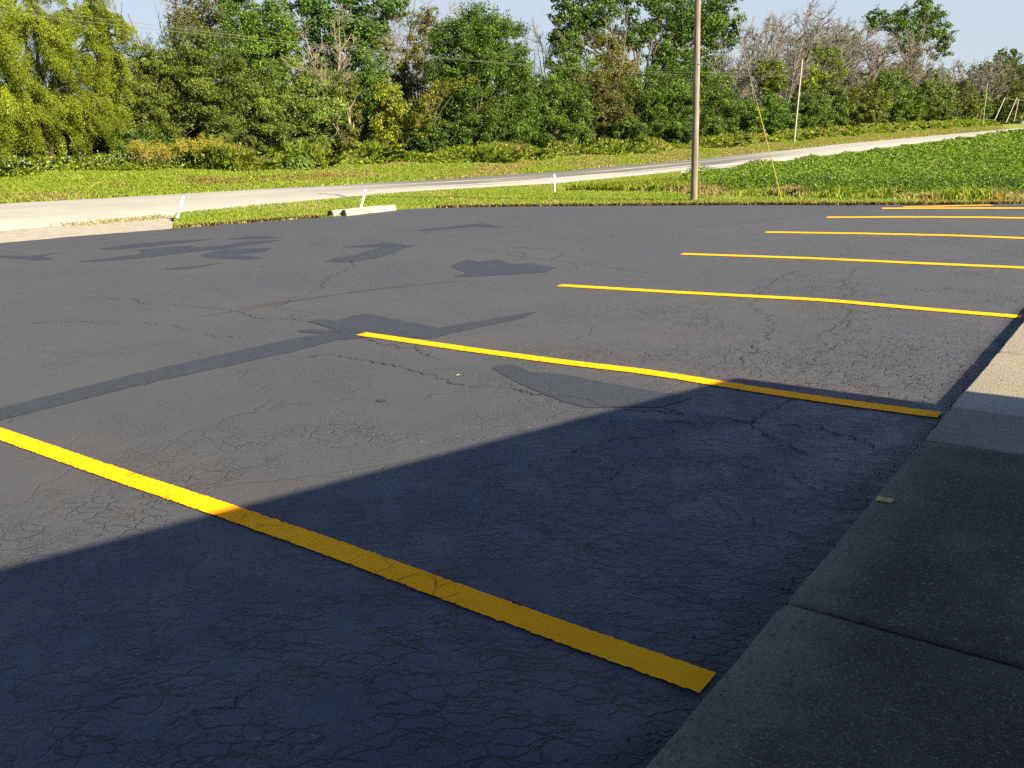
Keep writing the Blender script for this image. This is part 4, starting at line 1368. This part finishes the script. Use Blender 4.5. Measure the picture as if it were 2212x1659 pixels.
# the leaning far poles with their wire
fr = empty("leaning_pole_pair", (0, 0, 0))
bA, _ = wp(2150, 257, -34)
fr.location = bA
tag(fr, "whitish leaning poles joined by a rail at the far right roadside", "leaning poles")
for bpx, tpx in (((2150, 257), (2171, 211)), ((2174, 263), (2197, 211)), ((2191, 260), (2201, 214))):
    b, t = wp(*bpx, -34)
    tp, _ = wp(*tpx, -34)
    b2 = b - (tp - b) * 0.06
    V, Q = tubes([(P([b2, tp]) - bA, P([0.085, 0.08]))], 8)
    link("pole", mesh_np("pole", V, [Q], smooth=True), fr, m_oldpole)
for apx_, bpx_ in (((2171, 212), (2195, 216)), ((2199, 216), (2220, 218))):
    V, Q = tubes([(P([wp(*apx_, -34)[0], wp(*bpx_, -34)[0]]) - bA, P([0.03, 0.03]))], 6)
    link("rail", mesh_np("rail", V, [Q]), fr, m_oldpole)

# ------------------------------------------------------------------ grass, weeds, crop


def blades(Xs, Ys, h, wd, cols, zoff=0.0, lean=0.35, seed=0, weights=None, jit=0.2, zfun=zterr, facing=True):
    r = np.random.default_rng(seed)
    n = len(Xs)
    z = zfun(Xs, Ys) + zoff
    base = np.stack([Xs, Ys, z], -1)
    az = r.random(n) * 2 * math.pi
    d = np.stack([np.cos(az), np.sin(az), np.zeros(n)], -1)
    sd = np.stack([-np.sin(az + r.normal(0, .6, n)), np.cos(az), np.zeros(n)], -1)
    ln = np.abs(r.normal(0, lean, n))[:, None]
    h = np.asarray(h).reshape(-1, 1) * np.ones((n, 1))
    wd = np.asarray(wd).reshape(-1, 1) * np.ones((n, 1))
    up = P([0, 0, 1.0])
    mid = base + up * h * 0.55 + d * h * ln * 0.35
    tip = base + up * h * (1 - 0.3 * ln) + d * h * ln
    V = np.stack([base - sd * wd * 0.5, base + sd * wd * 0.5, mid + sd * wd * 0.42, tip, mid - sd * wd * 0.42], 1).reshape(-1, 3)
    Fq = np.arange(n)[:, None] * 5 + P([[0, 1, 2, 3, 4]])
    tint = palette(n, cols, weights, jit, r)
    return V, Fq, np.repeat(tint, 5, axis=0)


def stuff_obj(name, parts, label, cat, mat):
    V = np.concatenate([p[0] for p in parts])
    offs = np.cumsum([0] + [len(p[0]) for p in parts])[:-1]
    byk = {}
    for p, o_ in zip(parts, offs):
        byk.setdefault(p[1].shape[1], []).append(p[1] + o_)
    Fs = [np.concatenate(v) for v in byk.values()]
    Tn = np.concatenate([p[2] for p in parts])
    o = link(name, mesh_np(name, V, Fs, Tn), None, mat)
    tag(o, label, cat, kind='stuff')
    return o


LAWN = [(0.16, 0.235, 0.020), (0.20, 0.275, 0.024), (0.135, 0.20, 0.018), (0.24, 0.26, 0.04)]
STRAW = [(0.34, 0.26, 0.11), (0.42, 0.33, 0.16), (0.27, 0.19, 0.08)]


def dist_xy(X, Y):
    return np.hypot(X - CAM[0], Y - CAM[1])


def crop_edge(X):
    return np.interp(X, [-30, -17, -14, -10, -7.6, -5.1, -1.8, 12], [60, 30, 24.5, 19.3, 18.9, 18.5, 18.0, 20.5])


# verge between lot and road
r = np.random.default_rng(5)
n0 = 700000
X = r.uniform(-21.2, 9.0, n0)
Y = r.uniform(4.0, 46.0, n0)
m_ = (~in_poly(X, Y, LOT)) & (Y < crop_edge(X) + 0.8) & ~((Y < 8.7 + (X + 20.5) * -0.68) & (X < -16.5)) & (X < -20.95 + 6e9 * 1)
keep = r.random(n0) < np.clip(22.0 / dist_xy(X, Y), 0.2, 1) ** 1.3
X, Y = X[m_ & keep], Y[m_ & keep]
d = dist_xy(X, Y)
edge_d = np.clip(np.interp(X, [p[0] for p in sorted([tuple(e) for e in EDGE if e[1] > 11])], [p[1] for p in sorted([tuple(e) for e in EDGE if e[1] > 11])]), 0, 99)
near_lot = np.abs(Y - edge_d) < 0.35
dryp = (np.sin(X * 1.9 + 1.3 * np.sin(Y * 2.1)) + np.sin(Y * 1.1 + X * .6) > 1.15) & (r.random(len(X)) < 0.5)
hh = r.uniform(0.025, 0.055, len(X)) * np.where(near_lot, 1.3, 1)
parts = []
sel = near_lot & (r.random(len(X)) < 0.5) | dryp
parts.append(blades(X[~sel], Y[~sel], hh[~sel], 0.0008 * d[~sel], LAWN, seed=1))
parts.append(blades(X[sel], Y[sel], hh[sel], 0.0008 * d[sel], STRAW + LAWN[:1], seed=2))
# beyond the road
n1 = 420000
X = r.uniform(-34.8, -28.25, n1)
Y = 2 + 200 * r.random(n1) ** 1.9
d = dist_xy(X, Y)
dry = (np.sin(X * 0.8 + 2 * np.sin(Y * .35)) + np.sin(Y * .55 + X) + np.clip((Y - 16) / 18, 0, 2.2) > 1.35 + r.normal(0, 0.5, n1)) & (r.random(n1) < 0.75)
hh = r.uniform(0.03, 0.085, n1) * (1 + d / 140)
parts.append(blades(X[~dry], Y[~dry], hh[~dry], 0.0011 * d[~dry], LAWN, seed=3))
parts.append(blades(X[dry], Y[dry], hh[dry], 0.0011 * d[dry], STRAW + LAWN[2:3] + OLIVE[:1], seed=4))
for hx, hy, hn, hr_ in ((470, 398, 1500, 0.9), (440, 400, 700, 0.6), (600, 385, 700, 0.7), (700, 372, 900, 0.9), (260, 405, 250, 0.5), (655, 380, 500, 0.6), (1010, 362, 600, 1.2), (1230, 350, 600, 1.5)):
    hp = wp(hx, hy, -30.6)[0]
    X = np.clip(-30.6 + r.normal(0, 0.45, hn), -34, -28.4)
    Y = hp[1] + r.normal(0, hr_, hn)
    parts.append(blades(X, Y, r.uniform(0.04, 0.13, hn), 0.0010 * dist_xy(X, Y), [(0.26, 0.17, 0.07), (0.34, 0.24, 0.11), (0.17, 0.10, 0.04)], seed=int(hx), lean=1.1))
stuff_obj("grass", parts, "mown green grass with straw patches on both road verges", "grass", m_blade)

# tall weeds at the foot of the tree line
n2 = 170000
Y = 4 + 220 * r.random(n2) ** 1.7
front = -33.6 + 0.8 * np.sin(Y * 0.35) + 0.4 * np.sin(Y * 1.3)
X = front - np.abs(r.normal(0, 1.3, n2))
d = dist_xy(X, Y)
patch = np.sin(Y * 0.9 + X * 0.7) + np.sin(Y * 0.31) + r.normal(0, 0.5, n2)
hh = r.uniform(0.2, 0.72, n2) * (1 + 0.4 * np.sin(Y * 0.8 + 2 * np.sin(Y * .23))) * np.clip((front - X) / 1.0 + 0.45, 0.4, 1.3)
straw = (patch + np.clip((Y - 30) / 30, 0, 1.3) > 1.25)
yell = (~straw) & (patch > 1.0)
parts = [blades(X[~straw & ~yell], Y[~straw & ~yell], hh[~straw & ~yell], 0.0016 * d[~straw & ~yell], GREEN + YGREEN + LAWN, seed=6, lean=0.6),
         blades(X[straw], Y[straw], hh[straw], 0.0012 * d[straw], STRAW + LAWN[:2] + BROWN[:1], seed=7, lean=0.3),
         blades(X[yell], Y[yell], hh[yell], 0.0014 * d[yell], YGREEN + STRAW[:1], seed=8, lean=0.4)]
# broad leaves among them
nb = 110000
k_ = r.integers(0, n2, nb)
C = np.stack([X[k_] + r.normal(0, .1, nb), Y[k_] + r.normal(0, .1, nb), zterr(X[k_], Y[k_]) + hh[k_] * r.uniform(0.2, 0.95, nb)], -1)
V, Fq, Tn = leaf_cloud(C, unit(r.normal(0, .5, (nb, 3)) + P([.3, 0, .8])), r.normal(0, 1, (nb, 3)), 0.0032 * d[k_] * r.uniform(.7, 1.4, nb), 0.6, palette(nb, GREEN + YGREEN + LAWN))
parts.append((V, Fq, Tn))
# pale blue flowers at the left
nf = 160
Yf = np.concatenate([r.normal(11.0, 1.2, nf // 2), r.normal(16.0, 1.2, nf // 2)])
Xf = -33.6 + r.normal(0, .5, nf)
C = np.stack([Xf, Yf, zterr(Xf, Yf) + r.uniform(.3, .75, nf)], -1)
V, Fq, Tn = leaf_cloud(C, unit(r.normal(0, .4, (nf, 3)) + P([.7, 0, .5])), r.normal(0, 1, (nf, 3)), np.full(nf, 0.05), 0.9, palette(nf, [(0.32, 0.38, 0.55), (0.4, 0.44, 0.55)], jit=.1))
parts.append((V, Fq, Tn))
stuff_obj("weeds", parts, "tall tangled weeds in front of the tree line", "weeds", m_blade)

# soybean field
n3 = 480000
u = r.random(n3)
ang = r.uniform(math.radians(-2), math.radians(33), n3)
rad = 22 * (260 / 22) ** (u ** 1.05)
X = CAM[0] - np.sin(ang) * rad
Y = CAM[1] + np.cos(ang) * rad
m_ = (X > -14.2 + 0.5 * np.sin(Y * .7)) & (Y > crop_edge(X) + 0.3)
X, Y, d = X[m_], Y[m_], rad[m_]
n3 = len(X)
rowp = 0.5 + 0.5 * np.cos((Y * 0.94 - X * 0.34) * 2 * math.pi / 0.76)
edgef = np.clip((Y - crop_edge(X)) / 1.6, 0.25, 1) * (1 + 0.15 * np.sin(X * 2.7 + Y))
top = (0.50 + 0.08 * rowp + 0.05 * np.sin(X * .9) * np.cos(Y * .7)) * edgef
low = (Y - crop_edge(X) < 3.5) & (r.random(n3) < 0.7)
zz = zterr(X, Y) + top * np.where(low, r.uniform(0.1, 1.0, n3), 1 - np.abs(r.normal(0, 0.22, n3)))
C = np.stack([X, Y, zz], -1)
parts = []
V, Fq, Tn = leaf_cloud(C, unit(r.normal(0, .55, (n3, 3)) + P([.25, 0, .8])), r.normal(0, 1, (n3, 3)), np.clip(0.0019 * d, 0.045, 0.7) * r.uniform(.7, 1.4, n3), 0.72,
                       palette(n3, [(0.055, 0.115, 0.010), (0.080, 0.15, 0.012), (0.115, 0.19, 0.014), (0.16, 0.22, 0.016)]))
parts.append((V, Fq, Tn))
# understorey sheet below the leaves
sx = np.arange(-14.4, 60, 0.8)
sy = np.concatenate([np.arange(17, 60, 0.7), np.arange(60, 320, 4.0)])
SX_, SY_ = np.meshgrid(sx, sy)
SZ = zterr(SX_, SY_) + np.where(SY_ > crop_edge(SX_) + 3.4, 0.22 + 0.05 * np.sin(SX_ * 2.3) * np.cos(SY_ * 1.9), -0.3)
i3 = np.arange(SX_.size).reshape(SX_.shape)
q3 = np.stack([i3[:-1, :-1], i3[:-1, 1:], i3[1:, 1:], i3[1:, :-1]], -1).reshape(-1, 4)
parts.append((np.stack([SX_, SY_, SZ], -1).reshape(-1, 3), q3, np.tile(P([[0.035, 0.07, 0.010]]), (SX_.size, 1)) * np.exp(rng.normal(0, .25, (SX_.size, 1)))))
stuff_obj("soybean_field", parts, "dense low green soybean crop right of the road", "crop", m_leaf)

# dry and tall grass along the crop's front edge
n4 = 20000
X = r.uniform(-15.5, 8.0, n4)
Y = crop_edge(X) + r.normal(0.1, 0.6, n4) + np.where(X < -12, r.uniform(-2.0, 0.5, n4), 0)
tuft = np.sin(X * 2.3 + Y) + np.sin(X * 0.63 + 2) + r.normal(0, .4, n4)
d = dist_xy(X, Y)
st = tuft > -0.1
hh = r.uniform(0.08, 0.30, n4) * (0.75 + 0.3 * np.sin(X * 3.7 + 2 * np.sin(X * 1.1)))
parts = [blades(X[st], Y[st], hh[st], 0.0010 * d[st], [(0.34, 0.27, 0.14), (0.28, 0.23, 0.10), (0.22, 0.21, 0.06)], seed=9, lean=0.6),
         blades(X[~st], Y[~st], hh[~st], 0.0013 * d[~st], LAWN, seed=10, lean=0.6)]
n5 = 9000
X = r.uniform(-15.8, -11.5, n5)
Y = r.uniform(20.5, 26, n5)
d = dist_xy(X, Y)
parts.append(blades(X, Y, r.uniform(.10, .28, n5), 0.0010 * d, LAWN + YGREEN, seed=12, lean=0.5))
stuff_obj("tall_grass", parts, "dry tan and green grass tufts along the front of the crop", "tall grass", m_blade)

# dead grass and dirt fringe at the asphalt edge
n6 = 26000
ed = resample([e for e in EDGE if e[1] > 5.6], 0.02, 0.0)
ed = P(ed)
k_ = r.integers(0, len(ed), n6)
X = ed[k_, 0] + r.normal(0, 0.05, n6)
Y = ed[k_, 1] + np.abs(r.normal(0.02, 0.12, n6)) - 0.03
m_ = (X < 8) & ~((Y > 9.4) & (Y < 12.6) & (X < -14.6))
X, Y = X[m_], Y[m_]
X = np.where(Y < 11.5, X - 0.10 * r.random(len(X)), X)
d = dist_xy(X, Y)
parts = [blades(X, Y, r.uniform(0.03, 0.11, len(X)), 0.0010 * d, STRAW + [(0.10, 0.07, 0.04), (0.2, 0.13, 0.06)] + LAWN[2:], seed=13, lean=0.7, zfun=lambda a_, b_: np.zeros_like(a_))]
Xa = r.uniform(-21.2, -20.0, 5000) + 0.25 * np.sin(np.linspace(0, 40, 5000))
Ya = r.uniform(-3.0, 8.6, 5000)
ka = np.sin(Ya * 2.1) + np.sin(Ya * 0.9 + 1) + r.normal(0, .6, 5000) + (Ya - 4) * 0.2 > 0.2
Xa, Ya = Xa[ka], Ya[ka]
parts.append(blades(Xa, Ya, r.uniform(0.01, 0.05, len(Xa)), 0.0010 * dist_xy(Xa, Ya), [(0.42, 0.34, 0.2), (0.36, 0.28, 0.14)] + LAWN[3:], seed=14, lean=0.9, zfun=lambda a_, b_: np.zeros_like(a_) - 0.01))
stuff_obj("grass_fringe", parts, "ragged dead grass fringe along the asphalt edge", "grass fringe", m_blade)

# ------------------------------------------------------------------ yellow seed-headed weeds


def yellow_weed(px, base_py, h_px, w_px, label, seed):
    r = np.random.default_rng(seed)
    X = -34.3
    b, t = wp(px, base_py, X)
    mpp = t / F
    z0 = float(zterr(X, b[1]))
    foot = P([X, b[1], z0])
    H, W = h_px * mpp, w_px * mpp
    root = empty("yellow_weed", tuple(foot))
    tag(root, label, "weed", "yellow seed-headed weeds")
    polys, C = [], []
    for s_ in range(17):
        e = P([r.normal(0, W * .25), r.normal(0, W * .36), H * r.uniform(.5, 1.08)])
        m0 = e * P([.3, .3, .5]) + r.normal(0, .02, 3)
        polys.append((P([r.normal(0, .05, 3) * P([1, 1, 0]), m0, e]), P([.012, .010, .006])))
        for q_ in range(16):
            t_ = r.uniform(.22, 1)
            p = m0 + (e - m0) * (t_ - .2) / .8
            e2 = p + P([r.normal(0, .16), r.normal(0, .16), r.uniform(.02, .2)])
            polys.append((P([p, e2]), P([.006, .004])))
            C.append(e2 + r.normal(0, .055, (11, 3)) * P([1, 1, .6]))
    C = np.concatenate(C)
    n_ = len(C)
    tv, tq = tubes(polys, 4)
    link("stem", mesh_np("stem", tv, [tq]), root, simple_stem)
    V, Fq, Tn = leaf_cloud(C, unit(r.normal(0, .5, (n_, 3)) + P([.4, 0, .7])), r.normal(0, 1, (n_, 3)), .045 * r.uniform(.6, 1.3, n_), .6,
                           palette(n_, [(0.32, 0.26, 0.03), (0.27, 0.24, 0.03), (0.22, 0.17, 0.03), (0.16, 0.18, 0.022)], jit=.3, r=r))
    link("seed_head", mesh_np("seed_head", V, [Fq], Tn), root, m_leaf)


simple_stem = simple("yellow_stem", (0.42, 0.34, 0.07), (0.34, 0.28, 0.06), 20, 0.8)
yellow_weed(297, 350, 52, 60, "leftmost yellow seed-headed weed, apart from the others below the willow", 1)
yellow_weed(352, 352, 48, 40, "sparse yellow seed-headed weed standing between the leftmost and the tallest", 2)
yellow_weed(415, 354, 62, 60, "tallest yellow seed-headed weed in the middle of its row", 3)
yellow_weed(468, 354, 56, 50, "thin-stemmed yellow weed right of the tallest one", 4)
yellow_weed(515, 352, 40, 34, "short yellow weed at the right end of its row", 5)

# leafy broad plant
r = np.random.default_rng(91)
b, t = wp(647, 372, -33.0)
z0 = float(zterr(-33.0, b[1]))
root = empty("broadleaf_plant", (-33.0, b[1], z0))
tag(root, "bushy bright green broad-leaved plant at the front of the weeds", "plant")
n_ = 1500
u_ = unit(r.normal(0, 1, (n_, 3)))
u_[:, 2] = np.abs(u_[:, 2])
C = u_ * P([.6, .8, .95]) * r.random((n_, 1)) ** .35
V, Fq, Tn = leaf_cloud(C, unit(u_ + r.normal(0, .4, (n_, 3)) + P([.3, 0, .5])), r.normal(0, 1, (n_, 3)) + P([0, 0, -.6]), .17 * r.uniform(.7, 1.3, n_), .5, palette(n_, YGREEN[1:2] + GREEN, r=r))
link("leaves", mesh_np("leaves", V, [Fq], Tn), root, m_leaf)
polys = [(P([[0, 0, -.05], r.normal(0, .1, 3) * P([1, 1, 0]) + P([0, 0, .4]), r.normal(0, .3, 3) * P([1, 1, 0]) + P([0, 0, .85])]), P([.014, .01, .005])) for _ in range(9)]
tv, tq = tubes(polys, 4)
link("stem", mesh_np("stem", tv, [tq]), root, m_bark)
